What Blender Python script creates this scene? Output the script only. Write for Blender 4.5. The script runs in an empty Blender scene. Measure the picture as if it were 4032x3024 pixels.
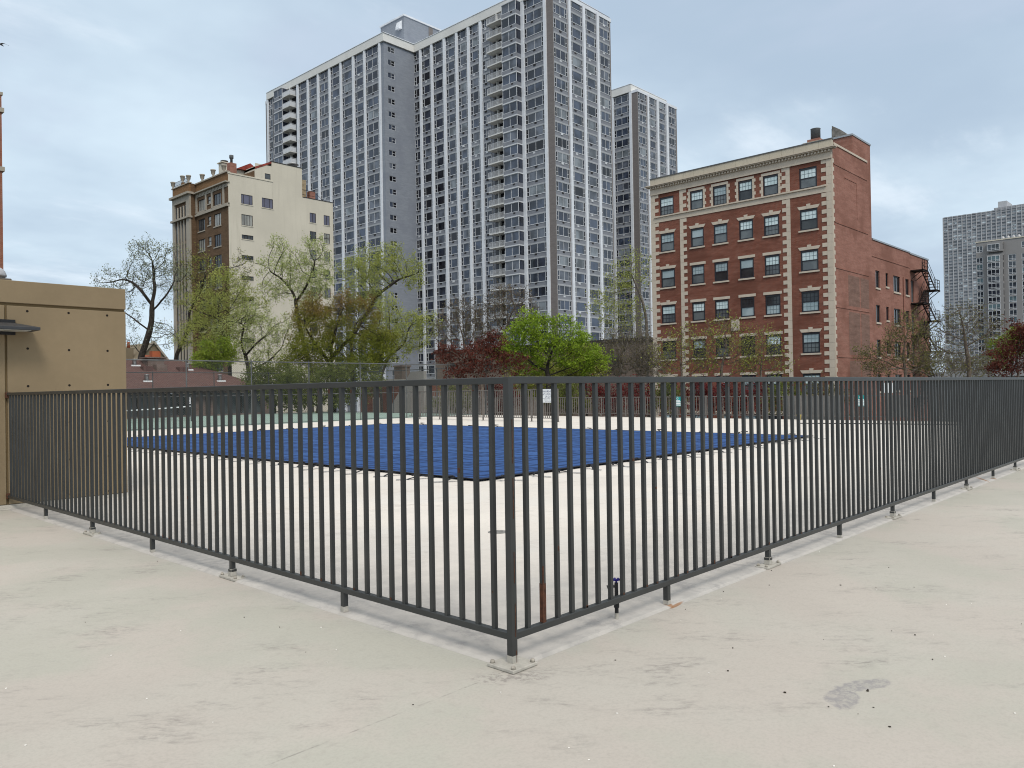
import bpy, math, random
import numpy as np
from mathutils import Vector, Matrix
random.seed(7)
RNG = np.random.default_rng(11)
S = bpy.context.scene
COL = S.collection

# ------------------------------------------------------------------ camera
FPX, PW, PH = 3107.56, 4032.0, 3024.0
PIT, ROL, YAW = math.radians(.4111), math.radians(.9191), math.radians(43.236)
Fv = np.array([math.cos(YAW)*math.cos(PIT), math.sin(YAW)*math.cos(PIT), math.sin(PIT)])
R0 = np.array([math.sin(YAW), -math.cos(YAW), 0.0]); U0 = np.cross(R0, Fv)
Rv = math.cos(ROL)*R0 - math.sin(ROL)*U0
Uv = math.cos(ROL)*U0 + math.sin(ROL)*R0
CAM = np.array([-3.116, -2.959, 1.5])
cd = bpy.data.cameras.new('camera'); cam = bpy.data.objects.new('camera', cd); COL.objects.link(cam)
cam.matrix_world = Matrix(((Rv[0], Uv[0], -Fv[0], CAM[0]), (Rv[1], Uv[1], -Fv[1], CAM[1]), (Rv[2], Uv[2], -Fv[2], CAM[2]), (0, 0, 0, 1)))
cd.sensor_width = 36; cd.lens = 36*FPX/PW; cd.clip_start = .05; cd.clip_end = 6000
S.camera = cam
def at(px, py, depth):
    """a point of the surveyed place: direction through the photo, distance in metres"""
    d = (px-PW/2)/FPX*Rv - (py-PH/2)/FPX*Uv + Fv
    return CAM + d*depth

# ------------------------------------------------------------------ node helpers
def mat(name):
    m = bpy.data.materials.new(name); m.use_nodes = True
    nt = m.node_tree; b = nt.nodes['Principled BSDF']
    return m, nt, b
def nn(nt, t, **kw):
    n = nt.nodes.new(t)
    for k, v in kw.items():
        if k.startswith('_'): setattr(n, k[1:], v)
        else:
            key = k.replace('__', ' ')
            n.inputs[int(key[1:]) if key[0] == 'i' and key[1:].isdigit() else key].default_value = v
    return n
def lk(nt, a, b): nt.links.new(a, b)
def c4(c): return (c[0], c[1], c[2], 1)
def srgb(r, g, b):
    f = lambda v: (v/255/12.92) if v/255 <= .04045 else ((v/255+.055)/1.055)**2.4
    return (f(r), f(g), f(b))
def mixc(nt, fac, a, b, mode='MIX'):
    n = nt.nodes.new('ShaderNodeMix'); n.data_type = 'RGBA'; n.blend_type = mode
    for s, v in ((0, fac), (6, a), (7, b)):
        if hasattr(v, 'node'): nt.links.new(v, n.inputs[s])
        elif s == 0: n.inputs[0].default_value = v
        else: n.inputs[s].default_value = c4(v)
    return n.outputs[2]
def mth(nt, op, a, b=None, c=None, clamp=False):
    n = nt.nodes.new('ShaderNodeMath'); n.operation = op; n.use_clamp = clamp
    for i, v in enumerate((a, b, c)):
        if v is None: continue
        if hasattr(v, 'node'): nt.links.new(v, n.inputs[i])
        else: n.inputs[i].default_value = v
    return n.outputs[0]
def ramp(nt, v, a, b, smooth=True):
    n = nt.nodes.new('ShaderNodeMapRange'); n.interpolation_type = 'SMOOTHSTEP' if smooth else 'LINEAR'
    nt.links.new(v, n.inputs[0]); n.inputs[1].default_value = a; n.inputs[2].default_value = b
    return n.outputs[0]
def pos(nt):
    g = nt.nodes.new('ShaderNodeNewGeometry'); return g.outputs['Position']
def sep(nt, v):
    s = nt.nodes.new('ShaderNodeSeparateXYZ'); nt.links.new(v, s.inputs[0]); return s.outputs
def comb(nt, x, y, z):
    s = nt.nodes.new('ShaderNodeCombineXYZ')
    for i, v in enumerate((x, y, z)):
        if hasattr(v, 'node'): nt.links.new(v, s.inputs[i])
        else: s.inputs[i].default_value = v
    return s.outputs[0]
def noise(nt, vec, scale, detail=4, rough=.55, sc=(1, 1, 1)):
    m = nt.nodes.new('ShaderNodeMapping'); m.inputs['Scale'].default_value = sc; nt.links.new(vec, m.inputs[0])
    n = nt.nodes.new('ShaderNodeTexNoise'); n.inputs['Scale'].default_value = scale
    n.inputs['Detail'].default_value = detail; n.inputs['Roughness'].default_value = rough
    nt.links.new(m.outputs[0], n.inputs['Vector'])
    return n.outputs['Fac']
def bump(nt, b, h, strength=.3, dist=.01):
    n = nt.nodes.new('ShaderNodeBump'); n.inputs['Strength'].default_value = strength; n.inputs['Distance'].default_value = dist
    nt.links.new(h, n.inputs['Height']); nt.links.new(n.outputs[0], b.inputs['Normal'])
def simple(name, col, rough=.7, var=.12, scale=2.0, spec=.3, metal=0.0, col2=None):
    """a plain material with a little unevenness in tone"""
    m, nt, b = mat(name)
    p = pos(nt)
    n1 = noise(nt, p, scale, 5, .6)
    k = ramp(nt, n1, .3, .7, False)
    if col2 is None: col2 = tuple(c*(1-2.2*var) for c in col)
    lk(nt, mixc(nt, k, col2, tuple(min(1, c*(1+var)) for c in col)), b.inputs['Base Color'])
    b.inputs['Roughness'].default_value = rough; b.inputs['Specular IOR Level'].default_value = spec
    b.inputs['Metallic'].default_value = metal
    return m
def streaked(name, col, stain, amount=.5, rough=.85, scale=.35):
    """rendered or painted wall: cloudy tone, vertical rain streaks"""
    m, nt, b = mat(name); p = pos(nt)
    x, y, z = sep(nt, p); u = mth(nt, 'ADD', x, y); v = comb(nt, u, 0.0, z)
    cl = noise(nt, v, scale, 6, .65)
    st = noise(nt, v, 1.0, 5, .6, (1.6, 1, .10))
    f = mth(nt, 'MULTIPLY', ramp(nt, st, .48, .78), ramp(nt, cl, .35, .7))
    f = mth(nt, 'MULTIPLY', f, amount)
    fine = noise(nt, v, 7.0, 4, .6)
    base = mixc(nt, ramp(nt, cl, .25, .75), tuple(c*.9 for c in col), tuple(min(1, c*1.07) for c in col))
    base = mixc(nt, mth(nt, 'MULTIPLY', ramp(nt, fine, .3, .7), .25), base, tuple(c*.82 for c in col))
    lk(nt, mixc(nt, f, base, stain), b.inputs['Base Color'])
    b.inputs['Roughness'].default_value = rough; b.inputs['Specular IOR Level'].default_value = .2
    return m
def brick(name, c1, c2, mortar, bw=.215, bh=.075, var=.5, patch=None, rough=.9, patchamt=.6):
    m, nt, b = mat(name); p = pos(nt)
    x, y, z = sep(nt, p); u = mth(nt, 'ADD', x, y); v = comb(nt, u, z, 0.0)
    t = nt.nodes.new('ShaderNodeTexBrick'); lk(nt, v, t.inputs['Vector'])
    t.inputs['Scale'].default_value = 1.0; t.inputs['Mortar Size'].default_value = .010
    t.inputs['Brick Width'].default_value = bw; t.inputs['Row Height'].default_value = bh
    t.inputs['Color1'].default_value = c4(c1); t.inputs['Color2'].default_value = c4(c2); t.inputs['Mortar'].default_value = c4(mortar)
    t.inputs['Bias'].default_value = -.1
    v3 = comb(nt, u, 0.0, z)
    n1 = noise(nt, v3, 1.0, 7, .78, (.55, 1, 2.6))
    n2 = noise(nt, v3, 1.0, 6, .75, (1.6, 1, 9.0))
    col = mixc(nt, mth(nt, 'MULTIPLY', ramp(nt, n1, .35, .7), var), t.outputs['Color'], tuple(k*.55 for k in c1))
    col = mixc(nt, mth(nt, 'MULTIPLY', ramp(nt, n2, .52, .72), .55*var), col, tuple(min(1, k*1.5+.03) for k in c2))
    if patch:
        n3 = noise(nt, v3, .22, 4, .6)
        col = mixc(nt, mth(nt, 'MULTIPLY', ramp(nt, n3, .48, .62), patchamt), col, patch)
    lk(nt, col, b.inputs['Base Color'])
    b.inputs['Roughness'].default_value = rough; b.inputs['Specular IOR Level'].default_value = .15
    bump(nt, b, t.outputs['Fac'], -.25, .006)
    return m
def glass(name, col, rough=.04, var=.5, spec=.5, scale=.35):
    m, nt, b = mat(name); p = pos(nt)
    n1 = noise(nt, p, scale, 3, .5)
    lk(nt, mixc(nt, ramp(nt, n1, .35, .65), tuple(c*(1-var) for c in col), tuple(c*(1+var) for c in col)), b.inputs['Base Color'])
    b.inputs['Roughness'].default_value = rough; b.inputs['Specular IOR Level'].default_value = spec
    n2 = noise(nt, p, .8, 2, .5); bump(nt, b, n2, .04, .05)
    return m

# ------------------------------------------------------------------ mesh helpers
class MB:
    """collects boxes, tubes and polygons; build() links them as ONE mesh object"""
    def __init__(s): s.v = []; s.f = []; s.m = []; s.cur = 0; s.smooth = []
    def _add(s, vs, fs, smooth=False, m=None):
        o = len(s.v); s.v += [tuple(p) for p in vs]
        for f in fs:
            s.f.append([o+i for i in f]); s.m.append(s.cur if m is None else m); s.smooth.append(smooth)
    def box(s, x0, x1, y0, y1, z0, z1, m=None):
        if x0 > x1: x0, x1 = x1, x0
        if y0 > y1: y0, y1 = y1, y0
        if z0 > z1: z0, z1 = z1, z0
        s._add([(x0,y0,z0),(x1,y0,z0),(x1,y1,z0),(x0,y1,z0),(x0,y0,z1),(x1,y0,z1),(x1,y1,z1),(x0,y1,z1)],
               [(3,2,1,0),(4,5,6,7),(0,1,5,4),(1,2,6,5),(2,3,7,6),(3,0,4,7)], False, m)
    def prism(s, pts, off, m=None):
        """closed polygon (3-D points) swept by the vector off"""
        n = len(pts); q = [tuple(Vector(p)+Vector(off)) for p in pts]
        s._add(list(pts)+q, [tuple(range(n))[::-1], tuple(range(n, 2*n))]+[(i, (i+1) % n, n+(i+1) % n, n+i) for i in range(n)], False, m)
    def tube(s, pts, rad, n=8, caps=True, smooth=True, m=None):
        pts = [Vector(p) for p in pts]
        if not hasattr(rad, '__len__'): rad = [rad]*len(pts)
        vs = []; fs = []; ref = None
        for i, p in enumerate(pts):
            d = (pts[min(i+1, len(pts)-1)]-pts[max(i-1, 0)])
            if d.length < 1e-9: d = Vector((0, 0, 1))
            d.normalize()
            if ref is None: ref = Vector((0, 0, 1)) if abs(d.z) < .9 else Vector((1, 0, 0))
            a = d.cross(ref).normalized(); b = d.cross(a).normalized(); ref = -b if (-b).length else ref
            for k in range(n):
                t = 2*math.pi*k/n; vs.append(p+(a*math.cos(t)+b*math.sin(t))*rad[i])
        for i in range(len(pts)-1):
            for k in range(n): fs.append((i*n+k, i*n+(k+1) % n, (i+1)*n+(k+1) % n, (i+1)*n+k))
        s._add(vs, fs, smooth, m)
        if caps:
            s._add(vs[:n], [tuple(range(n))], False, m); s._add(vs[-n:], [tuple(range(n))[::-1]], False, m)
    def lathe(s, cx, cy, prof, n=16, smooth=True, m=None):
        vs = []; fs = []
        for r, z in prof:
            for k in range(n): t = 2*math.pi*k/n; vs.append((cx+r*math.cos(t), cy+r*math.sin(t), z))
        for i in range(len(prof)-1):
            for k in range(n): fs.append((i*n+k, i*n+(k+1) % n, (i+1)*n+(k+1) % n, (i+1)*n+k))
        fs.append(tuple(range(n))[::-1]); fs.append(tuple(range((len(prof)-1)*n, len(prof)*n)))
        s._add(vs, fs, smooth, m)
    def bar(s, a, b, w, h=None, m=None):
        """square-section bar between two points"""
        a = Vector(a); b = Vector(b); d = (b-a).normalized(); h = h or w
        r = Vector((0, 0, 1)) if abs(d.z) < .95 else Vector((1, 0, 0))
        u = d.cross(r).normalized()*(w/2); v = d.cross(u).normalized()*(h/2)
        s._add([a-u-v, a+u-v, a+u+v, a-u+v, b-u-v, b+u-v, b+u+v, b-u+v],
               [(0,1,2,3),(7,6,5,4),(0,4,5,1),(1,5,6,2),(2,6,7,3),(3,7,4,0)], False, m)
    def poly(s, pts, m=None): s._add(list(pts), [tuple(range(len(pts)))], False, m)
    def mesh(s, name, origin=(0, 0, 0), bev=0):
        me = bpy.data.meshes.new(name)
        me.from_pydata([(p[0]-origin[0], p[1]-origin[1], p[2]-origin[2]) for p in s.v], [], s.f)
        me.polygons.foreach_set('material_index', s.m); me.polygons.foreach_set('use_smooth', s.smooth)
        me.update()
        import bmesh
        bm = bmesh.new(); bm.from_mesh(me); bmesh.ops.recalc_face_normals(bm, faces=bm.faces[:])
        if bev:
            es = [e for e in bm.edges if len(e.link_faces) == 2 and e.calc_face_angle(0) > .9]
            bmesh.ops.bevel(bm, geom=es, offset=bev, segments=1, affect='EDGES', profile=.5)
        bm.to_mesh(me); bm.free()
        return me
    def build(s, name, mats, parent=None, bev=0, origin=None):
        o0 = wpos(parent) if parent else (origin or (0, 0, 0))
        me = s.mesh(name, o0, bev)
        return inst(name, me, mats, parent, (0, 0, 0) if parent else o0)
def wpos(o):
    p = Vector((0, 0, 0))
    while o is not None: p += o.location; o = o.parent
    return tuple(p)
def inst(name, me, mats, parent=None, loc=(0, 0, 0), rotz=0):
    if mats is not None and len(me.materials) == 0:
        for m in (mats if isinstance(mats, (list, tuple)) else [mats]): me.materials.append(m)
    o = bpy.data.objects.new(name, me); COL.objects.link(o)
    o.location = loc; o.rotation_euler = (0, 0, rotz)
    if parent: o.parent = parent
    return o
def tag(o, label, cat, group=None, kind=None):
    if label: o['label'] = label
    if cat: o['category'] = cat
    if group: o['group'] = group
    if kind: o['kind'] = kind
    return o
def thing(name, label, cat, loc=(0, 0, 0), group=None):
    o = bpy.data.objects.new(name, None); COL.objects.link(o); o.location = loc; o.empty_display_size = .2
    return tag(o, label, cat, group)
def struct(o): o['kind'] = 'structure'; return o

GZ = -5.0        # street level below the deck

# ------------------------------------------------------------------ sky and light
SUN_EL, SUN_AZ = math.radians(48), math.radians(-118)     # azimuth of the sun seen from the deck, measured from +X towards +Y
sd = Vector((math.cos(SUN_EL)*math.cos(SUN_AZ), math.cos(SUN_EL)*math.sin(SUN_AZ), math.sin(SUN_EL)))
W = bpy.data.worlds.new('World'); S.world = W; W.use_nodes = True
nt = W.node_tree; bg = nt.nodes['Background']
sky = nt.nodes.new('ShaderNodeTexSky'); sky.sky_type = 'NISHITA'; sky.sun_disc = False
sky.sun_elevation = SUN_EL; sky.sun_rotation = math.atan2(sd.x, sd.y); sky.air_density = 1.0; sky.dust_density = 2.0
tc = nt.nodes.new('ShaderNodeTexCoord'); d = tc.outputs['Generated']
x, y, z = sep(nt, d)
# layered overcast: flatten the directions on to a cloud sheet so that bands stretch towards the horizon
zz = mth(nt, 'ADD', mth(nt, 'MAXIMUM', z, 0.0), .16)
cv = comb(nt, mth(nt, 'DIVIDE', x, zz), mth(nt, 'DIVIDE', y, zz), 0.0)
cA = noise(nt, cv, .55, 6, .55); cB = noise(nt, cv, 1.15, 7, .62, (.8, 1.5, 1)); cC = noise(nt, cv, .28, 3, .5)
grey = ramp(nt, mth(nt, 'ADD', mth(nt, 'MULTIPLY', cA, .6), mth(nt, 'MULTIPLY', cC, .4)), .40, .60)
lo = tuple(k*10 for k in srgb(170, 188, 206)); hi = tuple(k*10 for k in srgb(211, 228, 239))
cl = mixc(nt, grey, lo, hi)
cl = mixc(nt, mth(nt, 'MULTIPLY', ramp(nt, cB, .50, .70), .62), cl, tuple(k*10 for k in srgb(226, 236, 245)))
cD = noise(nt, cv, .8, 5, .6, (1.3, .7, 1)); cl = mixc(nt, mth(nt, 'MULTIPLY', ramp(nt, cD, .50, .66), .6), cl, tuple(k*10 for k in srgb(186, 198, 216)))
# high cloud overhead is thicker and whiter than the rim of the sky
cl = mixc(nt, ramp(nt, z, .45, .95), cl, (11.5, 11.2, 10.6))
# the break in the cloud low down beyond the left end of the fence
lk(nt, mixc(nt, .90, sky.outputs[0], cl), bg.inputs[0]); bg.inputs[1].default_value = .1
sun_d = bpy.data.lights.new('sun', 'SUN'); sun_d.energy = 1.5; sun_d.angle = math.radians(18); sun_d.color = (1, .93, .83)
sun = bpy.data.objects.new('sun', sun_d); COL.objects.link(sun)
sun.rotation_euler = (-sd).to_track_quat('-Z', 'Y').to_euler()
S.view_settings.view_transform = 'Standard'; S.view_settings.look = 'None'; S.view_settings.exposure = 0.30; S.view_settings.gamma = 1.0
S.cycles.max_bounces = 6; S.cycles.use_denoising = True; S.cycles.denoising_prefilter = 'ACCURATE'; S.cycles.filter_width = 1.05; S.cycles.sample_clamp_indirect = 4

# ------------------------------------------------------------------ deck materials
def deck_material(name, a, b_, c, dirt, near_fence):
    m, nt, b = mat(name); p = pos(nt); x, y, z = sep(nt, p)
    n1 = noise(nt, p, .55, 5, .6); n2 = noise(nt, p, .8, 4, .55, (1, 1, 1)); n2b = noise(nt, p, 3.1, 5, .65)
    col = mixc(nt, ramp(nt, n1, .44, .56), a, b_)
    col = mixc(nt, mth(nt, 'MULTIPLY', ramp(nt, n2, .45, .65), .6), col, c)
    n9 = noise(nt, p, .33, 4, .6); col = mixc(nt, mth(nt, 'MULTIPLY', ramp(nt, n9, .35, .65), .22), col, tuple(k*.72 for k in b_))
    # scuffs: long, broken, lying across the view
    rot = comb(nt, mth(nt, 'SUBTRACT', x, y), mth(nt, 'ADD', x, y), 0.0)
    sc1 = noise(nt, rot, 2.2, 8, .72, (.55, 1.3, 1)); sc2 = noise(nt, rot, 14.0, 7, .75, (.6, 1.5, 1)); big = noise(nt, p, .9, 3, .5)
    scuff = mth(nt, 'MULTIPLY', mth(nt, 'MULTIPLY', ramp(nt, sc1, .47, .66), ramp(nt, sc2, .42, .62)), ramp(nt, big, .42, .60))
    col = mixc(nt, mth(nt, 'MULTIPLY', scuff, .8), col, dirt)
    fine = noise(nt, p, 60, 6, .75); f2 = noise(nt, p, 17, 5, .7)
    col = mixc(nt, mth(nt, 'MULTIPLY', ramp(nt, fine, .42, .68), .24), col, tuple(k*.62 for k in a))
    col = mixc(nt, mth(nt, 'MULTIPLY', ramp(nt, f2, .50, .70), .30), col, tuple(k*.72 for k in b_))
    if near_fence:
        dd = mth(nt, 'MINIMUM', x, y)                       # towards the fence: dirt, plus view-angle and occlusion shade put into the colour
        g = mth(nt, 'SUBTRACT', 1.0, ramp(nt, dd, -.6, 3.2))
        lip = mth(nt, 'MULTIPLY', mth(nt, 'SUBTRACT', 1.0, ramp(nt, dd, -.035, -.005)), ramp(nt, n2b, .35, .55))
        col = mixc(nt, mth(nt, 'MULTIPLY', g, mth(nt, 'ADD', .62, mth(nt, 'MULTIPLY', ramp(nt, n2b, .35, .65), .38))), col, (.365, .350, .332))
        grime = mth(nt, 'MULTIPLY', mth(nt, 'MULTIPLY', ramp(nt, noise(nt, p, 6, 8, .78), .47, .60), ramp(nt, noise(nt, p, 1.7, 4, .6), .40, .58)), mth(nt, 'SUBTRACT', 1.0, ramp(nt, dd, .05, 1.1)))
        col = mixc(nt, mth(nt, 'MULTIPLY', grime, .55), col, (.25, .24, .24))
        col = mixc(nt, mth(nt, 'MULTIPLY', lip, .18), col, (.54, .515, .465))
    def spot(px_, py_, sx, sy, ang=0):
        dx = mth(nt, 'SUBTRACT', x, px_); dy = mth(nt, 'SUBTRACT', y, py_)
        ca, sa = math.cos(ang), math.sin(ang)
        u = mth(nt, 'DIVIDE', mth(nt, 'ADD', mth(nt, 'MULTIPLY', dx, ca), mth(nt, 'MULTIPLY', dy, sa)), sx)
        v = mth(nt, 'DIVIDE', mth(nt, 'SUBTRACT', mth(nt, 'MULTIPLY', dy, ca), mth(nt, 'MULTIPLY', dx, sa)), sy)
        r = mth(nt, 'SQRT', mth(nt, 'ADD', mth(nt, 'MULTIPLY', u, u), mth(nt, 'MULTIPLY', v, v)))
        r = mth(nt, 'ADD', r, mth(nt, 'MULTIPLY', mth(nt, 'SUBTRACT', n2b, .5), 1.5))
        return mth(nt, 'SUBTRACT', 1.0, ramp(nt, r, .45, 1.0))
    rust = (.27, .115, .03)
    for sx_, sy_, lx, ly, an in ((1.60, -.045, .11, .016, .10), (1.545, -.015, .035, .04, 0), (10.62, .10, .40, .03, .5), (10.82, -.01, .06, .05, 0)):
        col = mixc(nt, mth(nt, 'MULTIPLY', spot(sx_, sy_, lx, ly, an), .75), col, rust)
    if not near_fence:
        # grey wear-through patch and dirt by the corner plate
        hard = noise(nt, p, 22, 5, .7)
        for sx_, sy_, lx, ly, an in ((.95, -1.52, .21, .075, -.55), (.70, -1.50, .15, .085, .35)):
            s_ = mth(nt, 'MULTIPLY', ramp(nt, mth(nt, 'ADD', spot(sx_, sy_, lx, ly, an), mth(nt, 'MULTIPLY', mth(nt, 'SUBTRACT', hard, .5), 1.3)), .15, .85), mth(nt, 'ADD', .18, mth(nt, 'MULTIPLY', ramp(nt, hard, .38, .6), .55)))
            col = mixc(nt, s_, col, (.235, .225, .235))
        col = mixc(nt, mth(nt, 'MULTIPLY', mth(nt, 'MULTIPLY', spot(-.12, -.11, .28, .12, -.7), ramp(nt, hard, .45, .6)), .6), col, (.2, .18, .17))
        # welded seam of the membrane running on from the fence line
        ln = mth(nt, 'SUBTRACT', 1.0, ramp(nt, mth(nt, 'ABSOLUTE', mth(nt, 'ADD', y, .032)), .002, .008))
        ln = mth(nt, 'MULTIPLY', ln, ramp(nt, mth(nt, 'MULTIPLY', x, -1.0), .10, .25))
        brk = ramp(nt, noise(nt, p, 7, 4, .7), .42, .6)
        col = mixc(nt, mth(nt, 'MULTIPLY', mth(nt, 'MULTIPLY', ln, brk), .6), col, (.22, .21, .19))
    lk(nt, col, b.inputs['Base Color']); b.inputs['Roughness'].default_value = .78; b.inputs['Specular IOR Level'].default_value = .22
    h = mth(nt, 'ADD', mth(nt, 'MULTIPLY', fine, .4), n2b)
    bump(nt, b, h, .22, .006)
    return m
M = {}
M['terrace'] = deck_material('terrace_membrane', (.432, .422, .370), (.474, .435, .392), (.476, .456, .41), (.225, .21, .195), False)
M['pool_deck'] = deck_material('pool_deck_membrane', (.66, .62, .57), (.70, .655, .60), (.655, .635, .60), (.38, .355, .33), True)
M['court'] = simple('court_green', (.235, .32, .28), .85, .10, 1.2)
M['ground'] = simple('street_ground', (.065, .07, .055), .95, .3, .15)
M['fence'] = simple('dark_grey_fence_paint', (.031, .0335, .034), .42, .12, 3.0, .5)
M['overspray'] = simple('cream_overspray', (.425, .405, .362), .8, .10, 25)
M['rust'] = simple('rust', (.09, .035, .018), .85, .4, 40, .3, 0, (.03, .016, .012))
M['bolt'] = simple('cream_bolt', (.39, .36, .31), .7, .2, 60)
M['steel'] = simple('galvanised_steel', (.36, .37, .38), .4, .12, 9, .5, .7)
M['black'] = simple('black_plastic', (.018, .018, .02), .5, .2, 20)

# ------------------------------------------------------------------ deck
mb = MB(); mb.box(-40, 30.35, -40, 31.7, -4.99, 0); struct(mb.build('terrace', M['terrace']))
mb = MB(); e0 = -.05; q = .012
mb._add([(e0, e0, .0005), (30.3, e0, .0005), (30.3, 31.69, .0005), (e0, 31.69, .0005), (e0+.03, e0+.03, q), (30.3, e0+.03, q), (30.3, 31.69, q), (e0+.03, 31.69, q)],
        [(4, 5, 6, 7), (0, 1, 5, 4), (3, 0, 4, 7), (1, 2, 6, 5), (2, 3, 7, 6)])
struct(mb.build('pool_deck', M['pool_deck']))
mb = MB(); mb.box(-20, 31.6, 31.7, 50.3, -4.99, .004); struct(mb.build('tennis_court', M['court']))
mb = MB(); mb.poly([(-3000, -3000, GZ), (3000, -3000, GZ), (3000, 3000, GZ), (-3000, 3000, GZ)]); struct(mb.build('ground', M['ground']))

# ------------------------------------------------------------------ near fence
Z_TOP, Z_BOT = 1.57, .142
fence = thing('metal_fence', 'dark grey picket fence turning a corner in front of the covered pool', 'fence', (0, 0, 0))
DL, DR = 1.565, 1.548
mb = MB(); mb.box(-.019, .019, .0185, 9.39, Z_TOP-.038, Z_TOP); mb.build('top_rail', M['fence'], fence, .003)
mb = MB(); mb.box(.0185, 13.95, -.019, .019, Z_TOP-.038, Z_TOP+.002); mb.build('top_rail', M['fence'], fence, .003)
mb = MB(); mb.box(-.019, .019, .0185, 9.39, Z_BOT, Z_BOT+.038); mb.build('bottom_rail', M['fence'], fence, .003)
mb = MB(); mb.box(.0185, 13.95, -.019, .019, Z_BOT, Z_BOT+.038); mb.build('bottom_rail', M['fence'], fence, .003)
def base_plate(post, cx, cy, along_x, big=False):
    """flange plate with its socket and four domed bolts, sprayed over with deck paint"""
    mb = MB(); a, b_ = (.13, .055) if not big else (.098, .098)
    if not along_x: a, b_ = b_, a
    mb.box(cx-a, cx+a, cy-b_, cy+b_, .002, .020)
    pl = mb.build('base_plate', M['overspray'], post, .003)
    for sx in (-1, 1):
        for sy in (-1, 1):
            mb = MB(); bx, by = cx+sx*(a-.022), cy+sy*(b_-.02)
            mb.lathe(bx, by, [(.013, .0201), (.013, .030), (.010, .036), (.004, .039)], 8); mb.build('bolt', M['bolt'], pl)
    if not big:
        mb = MB(); mb.box(cx-.025, cx+.025, cy-.025, cy+.025, .0201, .056, 0); mb.box(cx-.0255, cx+.0255, cy-.0255, cy+.0255, .0561, .080, 1)
        mb.build('socket', [M['overspray'], M['fence']], pl, .002)
def post(x_, y_, plate, along_x, w=.036, top=Z_BOT-.0005, corner=False):
    mb = MB(); h = w/2
    zs = random.uniform(.03, .05) if not corner else .055
    mb.box(x_-h, x_+h, y_-h, y_+h, zs, top, 0)
    mb.box(x_-h-.0015, x_+h+.0015, y_-h-.0015, y_+h+.0015, .0135, zs+random.uniform(.0, .012), 1)
    if corner:   # paint flaked off the right-hand face
        for za, zb, ya in ((.02, .085, -.012), (.16, .34, .004), (.45, .62, .012), (.80, 1.02, .010), (1.1, 1.34, .012)):
            mb.box(x_+h-.0145-ya*.3, x_+h-.0105-ya*.3, y_-h-.002, y_-h+.002, za, zb, 2)
    o = mb.build('corner_post' if corner else 'post', [M['fence'], M['overspray'], M['rust']], fence, 0)
    if plate: base_plate(o, x_, y_, along_x, corner)
    return o
post(0, 0, True, True, .040, Z_TOP-.0015, True)
for k in range(1, 10): post(k*DR, 0, k % 2 == 0, True)
for k in range(1, 6): post(0, k*DL, k % 2 == 0, False)
mb = MB(); hb = .0125
mb.box(-hb, hb, -hb, hb, Z_BOT+.038, Z_TOP-.038); BAL = mb.mesh('baluster'); BAL.materials.append(M['fence'])
mb = MB(); mb.box(-.0142, .0142, -.0142, .0142, Z_BOT+.038, Z_TOP-.038); PUP = mb.mesh('baluster_post'); PUP.materials.append(M['fence'])
spots = []
for k in range(1, 9*12+12):
    spots.append((k*DR/12, 0.0, k % 12 == 0))
for k in range(1, 6*12): spots.append((0.0, k*DL/12, k % 12 == 0))
spots = [s for s in spots if s[0] < 13.9 and s[1] < 9.36]
spots.sort(key=lambda s: (s[0]-CAM[0])**2+(s[1]-CAM[1])**2)
rest = MB()
RUSTY = MB()
for i, (sx, sy, big) in enumerate(spots):
    if i < 100:
        o = inst('baluster', PUP if big else BAL, None, fence, (sx+random.gauss(0, .0007), sy+random.gauss(0, .0007), 0))
        o.rotation_euler = (random.gauss(0, .0009), random.gauss(0, .0009), random.gauss(0, .02))
    else:
        r_ = .0142 if big else hb
        rest.box(sx-r_, sx+r_, sy-r_, sy+r_, Z_BOT+.038, Z_TOP-.038)
    if sy == 0 and abs(sx-2*DR/12) < .01:
        RUSTY.box(sx-.0134, sx+.0134, -.0134, .0134, Z_BOT+.0385, .40); RUSTY.box(sx-.0136, sx-.003, -.0138, -.010, .40, .50)
o = rest.build('baluster', M['fence'], fence); o['kind'] = 'stuff'
for i in range(70):        # chips and weld rust
    sx, sy, big = random.choice(spots[:90]); r_ = (.0142 if big else hb)+.0006; z = random.choice((Z_BOT+.039, Z_BOT+.039, random.uniform(.25, 1.45), Z_TOP-.075)); h = random.uniform(.006, .03)
    if sy == 0: RUSTY.box(sx-random.uniform(.2, 1)*r_, sx+random.uniform(-.1, 1)*r_, -r_, -r_+.002, z, z+h)
    else: RUSTY.box(-r_, -r_+.002, sy-random.uniform(-.1, 1)*r_, sy+random.uniform(.2, 1)*r_, z, z+h)
o = RUSTY.build('rust_stain', M['rust'], fence); o['kind'] = 'stuff'
mb = MB(); mb.box(-.03, .03, 9.345, 9.3935, Z_TOP-.075, Z_TOP+.004); mb.build('wall_bracket', M['rust'], fence, .003)
mb = MB(); mb.box(-.028, .028, 9.352, 9.3935, Z_BOT-.01, Z_BOT+.06); mb.build('wall_bracket', M['rust'], fence, .003)

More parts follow.
